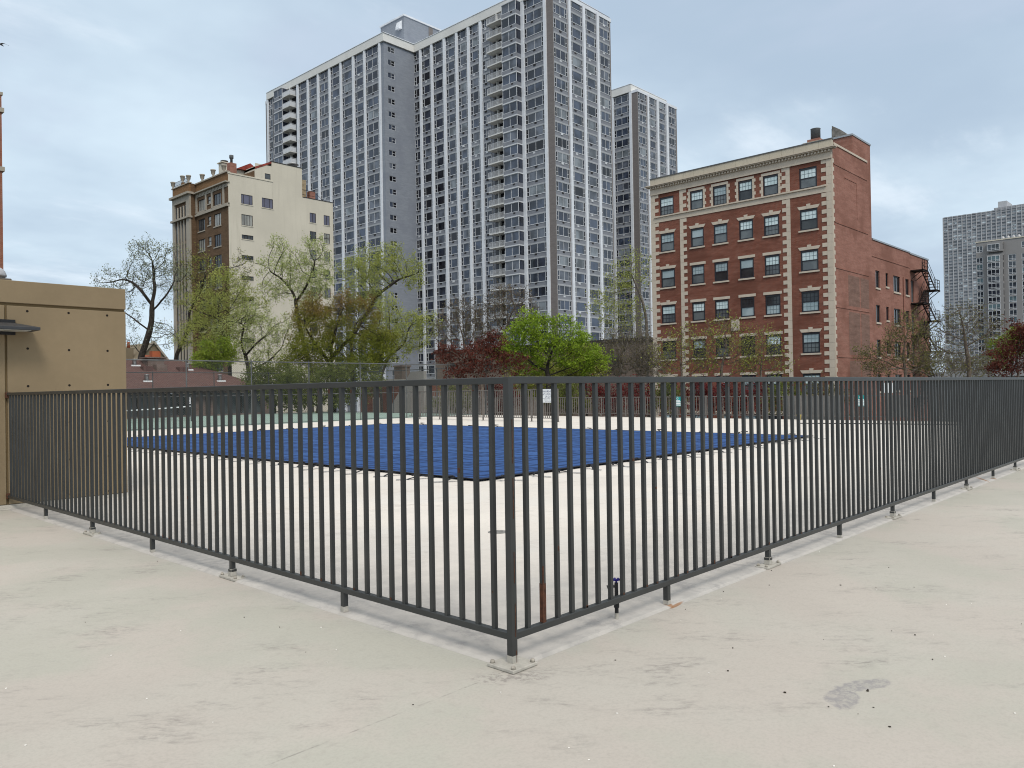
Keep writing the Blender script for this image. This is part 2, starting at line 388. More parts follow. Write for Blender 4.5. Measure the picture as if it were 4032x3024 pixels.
# ------------------------------------------------------------------ concrete block at the left end
M['tan'] = streaked('tan_concrete', (.235, .180, .112), (.165, .125, .065), .65, .9, .8)
M['tan_dark'] = streaked('tan_joint', (.17, .122, .064), (.10, .07, .04), .5, .95)
M['hole'] = simple('tie_hole_dark', (.012, .008, .006), .95, .1, 20)
wy = 9.394
wall = thing('concrete_wall', 'tan concrete wall block with rows of tie holes at the left end of the fence', 'wall', (1.56, wy, 0))
mb = MB(); mb.box(-8, 1.555, wy+.03, 16, 0, 3.085); mb.build('core', M['tan_dark'], wall)
mb = MB(); mb.box(.006, 1.56, wy, wy+.0299, .05, 2.758); mb.build('panel', M['tan'], wall, .006)
mb = MB(); mb.box(-8, -.022, wy, wy+.0299, .05, 2.758); mb.build('panel', M['tan'], wall, .006)
mb = MB(); mb.box(-8, 1.562, wy-.003, wy+.0299, 2.797, 3.105); mb.box(-8, 1.562, wy+.03, 16.01, 3.0855, 3.105); mb.build('parapet', M['tan'], wall, .006)
mb = MB()
for hz in (2.694, 2.173, 1.661, 1.135, .61, .102):
    for hx in (.252, .775, 1.296, -.30, -.82, -1.34):
        if hx < 1.29 or True:
            cz = hz+.006*math.sin(hx*9+hz*5)
            pts = [(hx+.017*math.cos(t*math.pi/5), wy-.0012, cz+.017*math.sin(t*math.pi/5)) for t in range(10)]
            mb.prism(pts, (0, .004, 0))
o = mb.build('tie_hole', M['hole'], wall); o['kind'] = 'stuff'
mb = MB(); mb.prism([(-8, wy-.20, .002), (-8, wy+.02, .002), (-8, wy+.02, .045), (-8, wy-.03, .045)], (9.56, 0, 0)); mb.build('base_flashing', M['overspray'], wall)

lamp = thing('wall_lamp', 'dark wedge shaped floodlight on the tan concrete wall', 'lamp', (-.1, wy-.003, 2.45))
mb = MB(); mb.box(-.42, .10, wy-.03, wy-.0035, 2.355, 2.565); mb.build('back_plate', M['black'], lamp, .004)
mb = MB()
b0 = [(-.47, wy-.031, 2.405), (.30, wy-.031, 2.405), (.30, wy-.40, 2.405), (-.47, wy-.40, 2.405)]
b1 = [(p[0], p[1], 2.447) for p in b0]
tp = [(-.22, wy-.031, 2.515), (.03, wy-.031, 2.515), (.03, wy-.22, 2.505), (-.22, wy-.22, 2.505)]
mb._add(b0+b1+tp, [(3, 2, 1, 0), (0, 1, 5, 4), (1, 2, 6, 5), (2, 3, 7, 6), (3, 0, 4, 7), (4, 5, 9, 8), (5, 6, 10, 9), (6, 7, 11, 10), (7, 4, 8, 11), (8, 9, 10, 11)])
M['lamp'] = simple('lamp_housing', (.035, .037, .042), .45, .1, 5, .4)
mb.build('housing', M['lamp'], lamp, .004)
M['lens'] = simple('lamp_lens', (.5, .5, .46), .25, .1, 9, .5)
mb = MB(); mb.box(-.38, .20, wy-.36, wy-.06, 2.397, 2.4045); mb.build('lens', M['lens'], lamp)

c = at(1, 1098, 13.2)
dome = thing('roof_vent', 'pale ribbed dome vent standing on the tan concrete block', 'vent', (c[0], c[1], 3.106))
M['vent'] = simple('vent_grey', (.42, .42, .43), .5, .15, 9, .4, .3)
mb = MB(); mb.box(c[0]-.22, c[0]+.13, c[1]-.15, c[1]+.15, 3.106, c[2]+.0); mb.build('curb', simple('vent_curb', (.13, .115, .095), .8), dome, .01)
mb = MB(); z0 = c[2]+.001
prof = []
for k in range(9):
    t = k/8*math.pi/2; prof.append((.16*math.cos(t)+.004*(k % 2), z0+.03+.17*math.sin(t)))
mb.lathe(c[0]-.07, c[1], [(.14, z0), (.14, z0+.03)]+prof[:-1]+[(.01, z0+.2)], 20); mb.build('dome', M['vent'], dome)

# ------------------------------------------------------------------ pool cover
def cover_mat():
    m, nt, b = mat('blue_mesh_cover'); p = pos(nt); x, y, z = sep(nt, p)
    n1 = noise(nt, p, .35, 4, .6); n2 = noise(nt, p, 4, 5, .6)
    col = mixc(nt, ramp(nt, n1, .3, .7), (.034, .086, .245), (.043, .104, .275))
    col = mixc(nt, mth(nt, 'MULTIPLY', ramp(nt, n2, .4, .7), .3), col, (.022, .060, .178))
    def lines(v, s, o):
        k = mth(nt, 'ABSOLUTE', mth(nt, 'SUBTRACT', mth(nt, 'FRACT', mth(nt, 'DIVIDE', mth(nt, 'ADD', v, o), s)), .5))
        return mth(nt, 'SUBTRACT', 1.0, ramp(nt, k, .04/s, .075/s))
    l = mth(nt, 'MAXIMUM', lines(x, .762, .40), lines(y, .762, .12))
    l2 = mth(nt, 'MAXIMUM', lines(x, 1.524, .55), lines(y, 1.524, .2))
    col = mixc(nt, mth(nt, 'MULTIPLY', mth(nt, 'MAXIMUM', l, l2), .70), col, (.009, .022, .070))
    lk(nt, col, b.inputs['Base Color']); b.inputs['Roughness'].default_value = .8; b.inputs['Specular IOR Level'].default_value = .12
    return m
M['cover'] = cover_mat(); M['web'] = simple('black_webbing', (.012, .012, .016), .7, .3, 20)
X0, X1, Y0, Y1 = 5.85, 19.15, 6.24, 25.62
pool = thing('pool_cover', 'blue safety cover stretched over the swimming pool', 'pool cover', (X0, Y0, .012))
NXc, NYc = 54, 78
vs = []; fs = []
for j in range(NYc+1):
    for i in range(NXc+1):
        fx, fy = i/NXc, j/NYc; xx = X0+(X1-X0)*fx; yy = Y0+(Y1-Y0)*fy
        e = min(fx, 1-fx)*(X1-X0); e2 = min(fy, 1-fy)*(Y1-Y0); k = min(1, min(e, e2)/2.0)
        zz_ = .050+.007*math.sin(xx*4.12)*k*math.sin(yy*1.3+xx*.4)+.006*math.sin(yy*4.12+.5)*k-.008*k
        vs.append((xx, yy, zz_))
for j in range(NYc):
    for i in range(NXc): a = j*(NXc+1)+i; fs.append((a, a+1, a+NXc+2, a+NXc+1))
mb = MB(); mb._add(vs, fs, True); mb.build('sheet', M['cover'], pool)
mb = MB()
for (ax, ay, bx, by) in ((X0, Y0, X1, Y0), (X0, Y1, X1, Y1), (X0, Y0, X0, Y1), (X1, Y0, X1, Y1)):
    mb.bar((ax, ay, .050), (bx, by, .050), .05, .012)
mb.build('hem', M['web'], pool)
def strap(x_, y_, ang):
    """webbing tail with a buckle bulge and the spring that hooks on the deck anchor"""
    L = random.uniform(.36, .56); a = ang+random.uniform(-.30, .30); dx, dy = math.cos(a), math.sin(a)
    bow = random.uniform(-.09, .09); hump = random.uniform(.015, .075)
    P = lambda t, zz=0: (x_+dx*L*t-dy*bow*math.sin(t*math.pi), y_+dy*L*t+dx*bow*math.sin(t*math.pi), .030+hump*math.sin(t*math.pi)-.012*t+zz)
    mb = MB()
    ts = [k/7 for k in range(8)]
    vs = []; w = .036
    for t in ts:
        p_ = P(t); vs += [(p_[0]-dy*w, p_[1]+dx*w, p_[2]), (p_[0]+dy*w, p_[1]-dx*w, p_[2]), (p_[0]+dy*w, p_[1]-dx*w, p_[2]+.005), (p_[0]-dy*w, p_[1]+dx*w, p_[2]+.005)]
    fs = []
    for k in range(7):
        o_ = 4*k
        for j in range(4): fs.append((o_+j, o_+(j+1) % 4, o_+4+(j+1) % 4, o_+4+j))
    mb._add(vs, fs)
    # loose tail folded back
    q0 = Vector(P(.55, .006)); mb.tube([q0, q0+Vector((dy*.07, -dx*.07, .012)), q0+Vector((dy*.18+dx*.08, -dx*.18+dy*.08, .002))], .016, 5)
    o = mb.build('strap', M['web'], pool)
    e_ = Vector(P(1)); e2 = e_+Vector((dx*.20, dy*.20, .002)); e2.z = .026
    mb = MB(); n = 22; pts = []
    for k in range(n*4+1):
        t = k/(n*4); th = t*n*2*math.pi; c_ = e_.lerp(e2, t)
        pts.append(c_+Vector((-dy*math.cos(th)*.011, dx*math.cos(th)*.011, .002+math.sin(th)*.011)))
    mb.tube(pts, .0022, 4, True, False); mb.build('spring', M['steel'], o)
k = 0
yy = Y0+.3
while yy < Y1-.1: strap(X0, yy, math.pi); yy += .762
xx = X0+.35
while xx < X1-.1: strap(xx, Y0, -math.pi/2); xx += .762
yy = Y0+.8
while yy < Y1: strap(X1, yy, 0); yy += 1.524
xx = X0+.8
while xx < X1: strap(xx, Y1, math.pi/2); xx += 1.524

# ------------------------------------------------------------------ small things on the deck
sp = thing('hose_bib', 'dark upright water pipe with a blue tap handle beside the fence rail', 'tap', (1.046, .075, .012))
mb = MB(); sx, sy = 1.046, .060
mb.tube([(sx, sy, .012), (sx, sy, .05)], .0135, 12, m=1); mb.tube([(sx, sy, .0505), (sx, sy, .19)], .0125, 12, m=0)
mb.tube([(sx, sy, .085), (sx, sy, .118)], .0175, 8, m=0); mb.tube([(sx, sy, .125), (sx, sy, .131)], .0165, 12, m=0)
mb.tube([(sx, sy, .134), (sx, sy, .144)], .0160, 12, m=2); mb.tube([(sx, sy, .1445), (sx, sy, .160)], .018, 12, m=3)
mb.build('pipe', [M['black'], M['overspray'], simple('white_tape', (.7, .7, .68), .7), M['steel']], sp)
mb = MB(); mb.tube([(sx, sy, .19), (sx, sy, .245)], .012, 10); mb.tube([(sx, sy, .222), (sx-.02, sy+.022, .222), (sx-.04, sy+.042, .212)], [.009, .010, .016], 10)
mb.build('faucet', M['black'], sp)
mb = MB(); mb.tube([(sx, sy, .245), (sx, sy, .262)], .006, 8)
for t in range(6):
    a = t*math.pi/3; mb.tube([(sx+.006*math.cos(a), sy+.006*math.sin(a), .262), (sx+.024*math.cos(a), sy+.024*math.sin(a), .266)], [.006, .008], 6)
mb.build('handle', simple('blue_handle', (.02, .015, .16), .4), sp)

M['drain'] = simple('drain_iron', (.33, .32, .30), .6, .2, 30, .4, .4)
dr = thing('deck_drain', 'small round slotted drain set in the white deck behind the corner post', 'drain', (2.79, 2.83, .012))
mb = MB(); mb.lathe(2.79, 2.83, [(.105, .0121), (.105, .016), (.09, .017), (.09, .0135)], 24); mb.build('rim', M['drain'], dr)
mb = MB()
for k in range(-4, 5):
    w_ = math.sqrt(max(.0001, .088**2-(k*.02)**2)); mb.box(2.79-w_, 2.79+w_, 2.83+k*.02-.006, 2.83+k*.02+.006, .0136, .0165)
mb.build('grate', M['drain'], dr)

mb = MB(); mb.tube([(26.6, 9.9, .03), (27.0, 8.4, .03), (27.3, 7.0, .03), (27.45, 6.0, .03), (27.65, 5.0, .03), (27.2, 3.8, .03), (26.9, 3.0, .03)], .02, 6)
tag(mb.build('garden_hose', M['black'], origin=(27.2, 7, .012)), 'dark hose lying across the far white deck behind the right hand fence', 'hose')
yb = thing('yellow_bucket', 'small yellow bucket standing at the foot of the far low fence', 'bucket', (29.75, 11.2, .012))
M['yellow'] = simple('yellow_plastic', (.62, .5, .14), .5)
mb = MB(); mb.lathe(29.75, 11.2, [(.08, .0125), (.105, .21), (.112, .212), (.112, .235), (.10, .236), (.10, .20)], 14); mb.build('pail', M['yellow'], yb)
mb = MB(); mb.tube([(29.75+.11*math.cos(t*math.pi/8), 11.2, .215-.07*math.sin(t*math.pi/8)) for t in range(9)], .004, 5); mb.build('handle', M['steel'], yb)

# leaf crumbs and pale flecks scattered on the near deck
mb = MB()
for k in range(170):
    a = random.uniform(-6, 8); b_ = random.uniform(-4, 4)
    px_ = CAM[0]+Fv[0]*(2.0+random.random()**1.4*7)+Rv[0]*random.gauss(.7, 2.4); py_ = CAM[1]+Fv[1]*(2.0+random.random()**1.4*7)+Rv[1]*random.gauss(.7, 2.4)
    if px_ > -.06 and py_ > -.06: continue
    if py_ > 9: continue
    r_ = random.uniform(.004, .008); an = random.uniform(0, 6.3); st = random.uniform(.35, 1)
    pts = [(px_+r_*math.cos(an+t)*(1 if t % 2 < 1 else st), py_+r_*math.sin(an+t)*st, .0012) for t in (0, 1.3, 2.4, 3.6, 5.0)]
    mb.prism(pts, (0, 0, random.uniform(.001, .004)), 1 if random.random() < .55 else 0)
o = mb.build('leaf_litter', [simple('dark_crumb', (.035, .028, .02), .9), simple('white_fleck', (.85, .83, .78), .8)], origin=(0, 0, 0))
tag(o, 'tiny dark crumbs and pale flecks scattered on the near deck', 'litter', kind='stuff')

# ------------------------------------------------------------------ far fences, signs
M['taupe'] = simple('taupe_fence_paint', (.155, .142, .132), .6, .12, 3.0, .3)
M['white_sign'] = simple('white_sign', (.80, .83, .84), .4, .03, 5, .4)
M['ink'] = simple('dark_blue_ink', (.025, .03, .12), .6, .1, 5)
M['ink2'] = simple('grey_ink', (.16, .17, .22), .6, .1, 5)
M['teal'] = simple('teal_sign', (.01, .26, .26), .4, .05, 5, .4)
def picket(name, label, X, ya, yb, z0, z1, step, postgap, feet, group=None):
    t = thing(name, label, 'fence', (X, ya, 0))
    for nm, z in (('top_rail', z1), ('bottom_rail', z0+.035)):
        mb = MB(); mb.box(X-.02, X+.02, ya, yb, z-.035, z); mb.build(nm, M['taupe'], t)
    pm = MB(); pm.box(-.025, .025, -.025, .025, .0125, z1+.012); pm.box(-.06, .06, -.06, .06, .0122, .02)
    pm = pm.mesh('post'); pm.materials.append(M['taupe'])
    n = int((yb-ya)/postgap)
    for k in range(n+1): inst('post', pm, None, t, (0, k*postgap, 0))
    bm_ = MB(); bm_.box(-.0125, .0125, -.0125, .0125, z0+.035, z1-.035); bme = bm_.mesh('baluster'); bme.materials.append(M['taupe'])
    ys = [ya+step*k for k in range(1, int((yb-ya)/step)) if abs(((step*k+.06) % postgap)-.06) > .05]
    ys.sort(); rest = MB()
    for i, y_ in enumerate(ys):
        if i < 100: inst('baluster', bme, None, t, (0, y_-ya, 0))
        else: rest.box(X-.0125, X+.0125, y_-.0125, y_+.0125, z0+.035, z1-.035)
    if rest.v: o = rest.build('baluster', M['taupe'], t); o['kind'] = 'stuff'
    return t
picket('picket_fence', 'taller brownish grey picket fence beyond the pool carrying the white warning sign', 24.16, 19.87, 30.37, .16, 1.50, .127, 1.6, True)
picket('picket_fence', 'low brownish grey picket fence along the far deck edge before red shrubs', 30.1, -7.0, 31.5, .16, 1.04, .137, 1.52, False)
def text_mesh(lines, face_x, yl, name, parent, mat_):
    """lines: (string, left y, baseline z, cap height, width factor)"""
    vs = []; fs = []
    for st, y0_, zb, hgt, wf in lines:
        cu = bpy.data.curves.new('t', 'FONT'); cu.body = st; cu.size = hgt/.70; cu.extrude = .0008/1
        cu.resolution_u = 2
        ob = bpy.data.objects.new('t', cu); me = bpy.data.meshes.new_from_object(ob)
        o_ = len(vs)
        for v in me.vertices: vs.append((face_x-.0012-v.co.z, y0_-v.co.x*wf, zb+v.co.y))
        for p_ in me.polygons: fs.append([o_+i for i in p_.vertices])
        bpy.data.objects.remove(ob); bpy.data.curves.remove(cu); bpy.data.meshes.remove(me)
    mb = MB(); mb._add(vs, fs); return mb.build(name, mat_, parent)
# warning sign
XS = 24.075; sg = thing('warning_sign', 'white warning sign with dark blue capitals on the taller far picket fence', 'sign', (XS, 20.3, 1.2))
YL, YR, ZB, ZT = 20.80, 19.88, .885, 1.50
mb = MB(); mb.box(XS, XS+.012, YR, YL, ZB, ZT); mb.build('panel', M['white_sign'], sg, .003)
mb = MB()
for (a, b_, c_, d_) in ((YR+.03, YL-.03, ZT-.035, ZT-.028), (YR+.03, YL-.03, ZB+.028, ZB+.035)): mb.box(XS-.0015, XS-.0002, a, b_, c_, d_)
mb.build('border', M['ink'], sg)
def fit(st, width, hgt):
    cu = bpy.data.curves.new('t', 'FONT'); cu.body = st; cu.size = hgt/.70; ob = bpy.data.objects.new('t', cu); me = bpy.data.meshes.new_from_object(ob)
    w_ = max(v.co.x for v in me.vertices); bpy.data.objects.remove(ob); bpy.data.curves.remove(cu); bpy.data.meshes.remove(me)
    return width/w_
def centred(st, width, zb, h): return (st, (YL+YR)/2+width/2, zb, h, fit(st, width, h))
text_mesh([centred('WARNING', .72, 1.345, .098), centred('NO LIFEGUARD', .76, 1.225, .09), centred('ON DUTY', .45, 1.112, .09)], XS, YL, 'lettering', sg, M['ink'])
text_mesh([centred('PERSONS UNDER 16 SHALL', .76, 1.05, .034), centred('WITHOUT AN ADULT', .58, .99, .034), centred('SWIM IN POOL', .42, .935, .034)], XS, YL, 'small_lettering', sg, M['ink2'])
def teal_sign(yl, zt, label):
    X_ = 30.055; t = thing('notice_sign', label, 'sign', (X_, yl-.2, zt-.23), 'teal notice signs on the low far fence')
    w_, h_ = .40, .46
    mb = MB(); mb.box(X_, X_+.012, yl-w_, yl, zt-h_, zt); mb.build('panel', M['teal'], t, .003)
    mb = MB(); f = X_-.0008
    for (a, b_, h1) in ((.04, .36, .045), (.025, .375, .11), (.025, .375, .095), (.02, .38, .085)):
        pass
    zc = zt-.165
    for (ya_, yb_, hh) in ((.06, .34, .028), (.035, .365, .055), (.035, .365, .048), (.025, .375, .046)):
        mb.box(f-.001, f, yl-yb_, yl-ya_, zc-hh, zc); zc -= hh+.026
    n = 20; cy_, cz_ = yl-.2, zt-.082
    for k in range(n):
        a0, a1 = 2*math.pi*k/n, 2*math.pi*(k+1)/n
        pts = [(f, cy_+r_*math.cos(a), cz_+r_*math.sin(a)) for r_, a in ((.05, a0), (.05, a1), (.036, a1), (.036, a0))]
        mb.prism(pts, (-.001, 0, 0))
    mb.bar((f-.0005, cy_-.03, cz_+.03), (f-.0005, cy_+.03, cz_-.03), .012, .001)
    mb.build('marking', M['white_sign'], t)
teal_sign(17.5, 1.03, 'left hand small teal notice sign on the low far fence, before the red shrubs')
teal_sign(8.95, 1.05, 'right hand small teal notice sign on the low far fence, near the brick house')
t = thing('notice_board', 'small white notice on a post behind the low far fence, right of the teal signs', 'sign', (30.35, 7.75, .0))
mb = MB(); mb.box(30.33, 30.345, 7.58, 7.95, 1.13, 1.53); mb.build('panel', M['white_sign'], t, .003)
mb = MB(); mb.box(30.346, 30.39, 7.74, 7.79, -4.9, 1.5); mb.build('post', M['taupe'], t)

# ------------------------------------------------------------------ chain link round the court
M['pipe'] = simple('grey_pipe', (.13, .135, .135), .5, .12, 3, .4, .3)
M['pipe_d'] = simple('dark_pipe', (.055, .06, .065), .5, .12, 3, .4)
M['wire'] = simple('wire', (.13, .15, .145), .6, .1, 3, .3)
def chain(name, label, axis, f, a, b, h, gap, pm, pitch=.075, mid=True, wr=.0016, z0=.03):
    P = (lambda u, z, d=0: (u, f+d, z)) if axis == 'x' else (lambda u, z, d=0: (f+d, u, z))
    t = thing(name, label, 'fence', P((a+b)/2, 0))
    mb = MB(); mb.tube([P(a, h), P(b, h)], .024, 8); mb.build('top_rail', pm, t)
    mb = MB(); mb.tube([P(a, .06), P(b, .06)], .014, 6); mb.build('bottom_rail', M['pipe_d'], t)
    if mid: mb = MB(); mb.tube([P(a, 1.44), P(b, 1.44)], .018, 6); mb.build('mid_rail', pm, t)
    n = round((b-a)/gap)
    for k in range(n+1):
        u = a+(b-a)*k/n; mb = MB(); r_ = .042 if k in (0, n) else .030
        mb.tube([P(u, .0, .05), P(u, h+(.06 if k in (0, n) else .0), .05)], r_, 10)
        mb.lathe(*P(u, 0, .05)[:2], [(r_+.004, h+.0605 if k in (0, n) else h+.0005), (r_*.6, h+.10)], 8); mb.build('post', pm, t)
    mb = MB(); L = b-a; H = h-z0
    for s in (1, -1):
        k = -H
        while k < L:
            u0, u1 = k, k+H; za, zb = (z0, h) if s > 0 else (h, z0)
            if u0 < 0: za = za+(zb-za)*(-u0/H); u0 = 0
            if u1 > L: zb = za+(zb-za)*((L-u0)/(u1-u0)); u1 = L
            dpt = .0 if s > 0 else .004
            A, B = P(a+u0, za, dpt), P(a+u1, zb, dpt); e = wr
            dz = e*1.41
            o_ = P(0, 0, .0)
            mb._add([(A[0], A[1], A[2]-dz), (A[0], A[1], A[2]+dz), (B[0], B[1], B[2]+dz), (B[0], B[1], B[2]-dz)], [(0, 1, 2, 3)])
            k += pitch*1.414
    mb.build('mesh', M['wire'], t)
    return t
tl = chain('chain_link_fence', 'tall chain link fence between the pool deck and the green court', 'x', 31.7, 9.46, 31.4, 3.03, 3.135, M['pipe'])
chain('chain_link_fence', 'chain link fence on the far side of the green court before the pavilion', 'x', 50.2, 6, 31.4, 3.02, 4.23, M['pipe_d'], .12, False)
chain('chain_link_fence', 'chain link fence along the right hand side of the green court', 'y', 31.4, 31.75, 50.15, 2.96, 4.6, M['pipe_d'], .11, False)
t = thing('post_sign', 'small white lettered plate fixed to a chain link post', 'sign', (12.62, 31.62, 1.25))
mb = MB(); mb.box(12.56, 12.70, 31.60, 31.612, 1.10, 1.38); mb.build('plate', M['white_sign'], t, .002)
mb = MB()
for k in range(4): mb.box(12.575, 12.685, 31.598, 31.5995, 1.33-k*.062, 1.355-k*.062)
mb.build('marking', M['ink2'], t)
nt_ = thing('tennis_net', 'tennis net with a white headband sagging across the green court', 'net', (12, 41, 0))
mb = MB()
for s_ in range(12):
    u0, u1 = 8.0+s_*.75, 8.0+(s_+1)*.75; zf = lambda u: .72+.0055*(u-11.5)**2
    A, B = zf(u0), zf(u1)
    mb._add([(u0, 41, A), (u1, 41, B), (u1, 41, B-.06), (u0, 41, A-.06), (u0, 41.01, A), (u1, 41.01, B), (u1, 41.01, B-.06), (u0, 41.01, A-.06)], [(0, 1, 2, 3), (7, 6, 5, 4), (0, 4, 5, 1), (3, 2, 6, 7)])
mb.build('headband', M['white_sign'], nt_)
mb = MB()
u = 8.0
while u < 17: mb.box(u-.003, u+.003, 41.003, 41.007, .05, .72+.0055*(u-11.5)**2-.06); u += .09
zz_ = .06
while zz_ < .70: mb.box(8, 17, 41.0032, 41.0068, zz_, zz_+.006); zz_ += .09
mb.build('netting', M['web'], nt_)
mb = MB(); mb.tube([(17.05, 41, .004), (17.05, 41, 1.02)], .045, 10); mb.build('post', M['pipe_d'], nt_)

# ------------------------------------------------------------------ building helpers
def PT(face, f, u, z, d=0.0): return (f+d, u, z) if face == '-x' else (u, f+d, z)
def fbox(mb, face, f, u0, u1, z0, z1, d0, d1, m=None):
    """box on a facade: u along the wall, d depth (negative = towards the street)"""
    if face == '-x': mb.box(f+d0, f+d1, u0, u1, z0, z1, m)
    else: mb.box(u0, u1, f+d0, f+d1, z0, z1, m)
def facade(mb, face, f, u0, u1, z0, z1, ops, depth=.12, m=0, mrev=None):
    """wall face with real openings and reveals"""
    us = sorted({u0, u1, *[o[0] for o in ops], *[o[1] for o in ops]}); zs = sorted({z0, z1, *[o[2] for o in ops], *[o[3] for o in ops]})
    us = [u for u in us if u0 <= u <= u1]; zs = [z for z in zs if z0 <= z <= z1]
    for i in range(len(us)-1):
        j = 0
        while j < len(zs)-1:
            cu = (us[i]+us[i+1])/2
            inside = lambda jj: any(o[0] < cu < o[1] and o[2] < (zs[jj]+zs[jj+1])/2 < o[3] for o in ops)
            if inside(j): j += 1; continue
            k = j
            while k < len(zs)-1 and not inside(k): k += 1
            mb.poly([PT(face, f, us[i], zs[j]), PT(face, f, us[i+1], zs[j]), PT(face, f, us[i+1], zs[k]), PT(face, f, us[i], zs[k])], m)
            j = k
    for a, b, c_, d_ in ops:
        q = [(a, c_), (b, c_), (b, d_), (a, d_)]
        for k in range(4):
            p0, p1 = q[k], q[(k+1) % 4]
            mb.poly([PT(face, f, *p0), PT(face, f, *p1), PT(face, f, p1[0], p1[1], depth), PT(face, f, p0[0], p0[1], depth)], m if mrev is None else mrev)
ROT = {'-x': -math.pi/2, '-y': 0.0}
def place(name, me, face, f, uleft, z, parent, mats=None):
    """put a mesh made in facade space (x right, -y out, z up) on a facade; uleft = its left edge as seen from the street"""
    w_ = Vector(wpos(parent)); p = Vector(PT(face, f, uleft, z))-w_
    return inst(name, me, mats, parent, p, ROT[face])
def loc2w(face, f, uleft, z, v):
    return (f+v[1], uleft-v[0], z+v[2]) if face == '-x' else (uleft+v[0], f+v[1], z+v[2])
def mb_into(dst, src, face, f, uleft, z, moff=0):
    o_ = len(dst.v); dst.v += [loc2w(face, f, uleft, z, v) for v in src.v]
    dst.f += [[o_+i for i in q] for q in src.f]; dst.m += [k+moff for k in src.m]; dst.smooth += src.smooth
def facing_size(face, f, u, z):
    P = np.array(PT(face, f, u, z)); v = P-CAM; d2 = v@v; n = np.array([-1, 0, 0]) if face == '-x' else np.array([0, -1, 0])
    return float(-(v@n)/d2**1.5)

# ------------------------------------------------------------------ high rise
M['pier'] = streaked('white_pier', (.72, .75, .80), (.45, .45, .46), .25, .7, .5)
M['slab'] = streaked('slab_edge', (.40, .415, .44), (.33, .32, .31), .4, .8, .6)
M['parapet'] = streaked('cream_parapet', (.70, .70, .68), (.45, .43, .39), .25, .8, .25)
M['spandrel'] = streaked('grey_spandrel', (.23, .243, .275), (.165, .167, .18), .5, .85, .35)
M['brick_br'] = brick('brown_grey_brick', (.185, .165, .16), (.215, .195, .188), (.22, .21, .205), .4, .13, .35)
M['blue_wall'] = brick('blue_grey_painted_brick', (.255, .28, .325), (.28, .305, .35), (.265, .29, .33), .8, .26, .35, (.21, .23, .275), .8, .65)
M['wframe'] = simple('white_window_frame', (.60, .62, .65), .5, .05, 2)
M['vent_d'] = simple('dark_louvre', (.03, .028, .03), .7, .2, 9)
G = [glass('pane_sky', (.050, .064, .096)), glass('pane_dim', (.026, .032, .050)), glass('pane_curtain', (.095, .108, .135), .15),
     glass('pane_blind', (.16, .18, .20), .2), glass('pane_deep', (.006, .006, .010))]
GP = [.44, .20, .19, .11, .06]
def win_parts(w, kind, h=1.79, fw=.07):
    """window unit: frame mesh (slot 0) and panes; casements at the ends, fixed lights between"""
    fr = MB(); pn = MB(); d0, d1 = -.035, .05
    if kind == 4: cuts = [0, .62, w/2, w-.62, w]
    elif kind == 3: cuts = [0, .72, w-.55, w]
    elif kind == 2: cuts = [0, .75, w] if w > 1.5 else [0, w/2, w]
    else: cuts = [0, w]
    fr.box(0, w, d0, d1, 0, fw); fr.box(0, w, d0, d1, h-fw, h)
    fr.box(-.0, w, d0-.03, d0-.001, -.05, -.005)
    for i, c_ in enumerate(cuts):
        a = max(0, c_-fw/2); b = min(w, c_+fw/2)
        if i == 0: a, b = 0, fw
        if i == len(cuts)-1: a, b = w-fw, w
        fr.box(a, b, d0, d1, fw, h-fw)
    for i in range(len(cuts)-1):
        a, b = cuts[i]+fw/2, cuts[i+1]-fw/2; case = (cuts[i+1]-cuts[i]) < 1.0
        if case: fr.box(a+.01, b-.01, d0+.002, d1, h*.44-.04, h*.44+.04)
        pn.poly([(a, .02, fw*.5), (b, .02, fw*.5), (b, .02, h-fw*.5), (a, .02, h-fw*.5)], 1 if case else 0)
    return fr, pn
def pick():
    r_ = random.random(); s_ = 0
    for i, p_ in enumerate(GP):
        s_ += p_
        if r_ < s_: return i
    return 0
WCACHE = {}
def windows_on(bld, specs, cap=100, zmin=6):
    """specs: (face, plane, left u, width, kind, sill z, dark)"""
    key = lambda s: -(facing_size(s[0], s[1], s[2], s[5]) if s[5] > zmin else 0)
    specs = sorted(specs, key=key); rest = MB()
    for i, (face, f, ul, w, kind, z, dk) in enumerate(specs):
        g = pick() if not dk else random.choice((1, 4, 1, 2)); g2 = random.choice((1, 4, 4))
        k = (round(w, 2), kind)
        if k not in WCACHE:
            fr, pn = win_parts(w, kind); WCACHE[k] = (fr, pn, fr.mesh('window'), {}); WCACHE[k][2].materials.append(M['wframe'])
        fr, pn, fm, pms = WCACHE[k]
        if i < cap:
            o = place('window', fm, face, f, ul, z, bld)
            if (g, g2) not in pms:
                pm = pn.mesh('pane'); pm.materials.append(G[g]); pm.materials.append(G[g2]); pms[(g, g2)] = pm
            inst('pane', pms[(g, g2)], None, o)
        else:
            mb_into(rest, fr, face, f, ul, z)
            n0 = len(rest.m); mb_into(rest, pn, face, f, ul, z)
            for q in range(n0, len(rest.m)): rest.m[q] = 1+(g if rest.m[q] == 0 else g2)
    if rest.v:
        o = rest.build('window', [M['wframe']]+G, bld); o['kind'] = 'stuff'
FL = 2.815
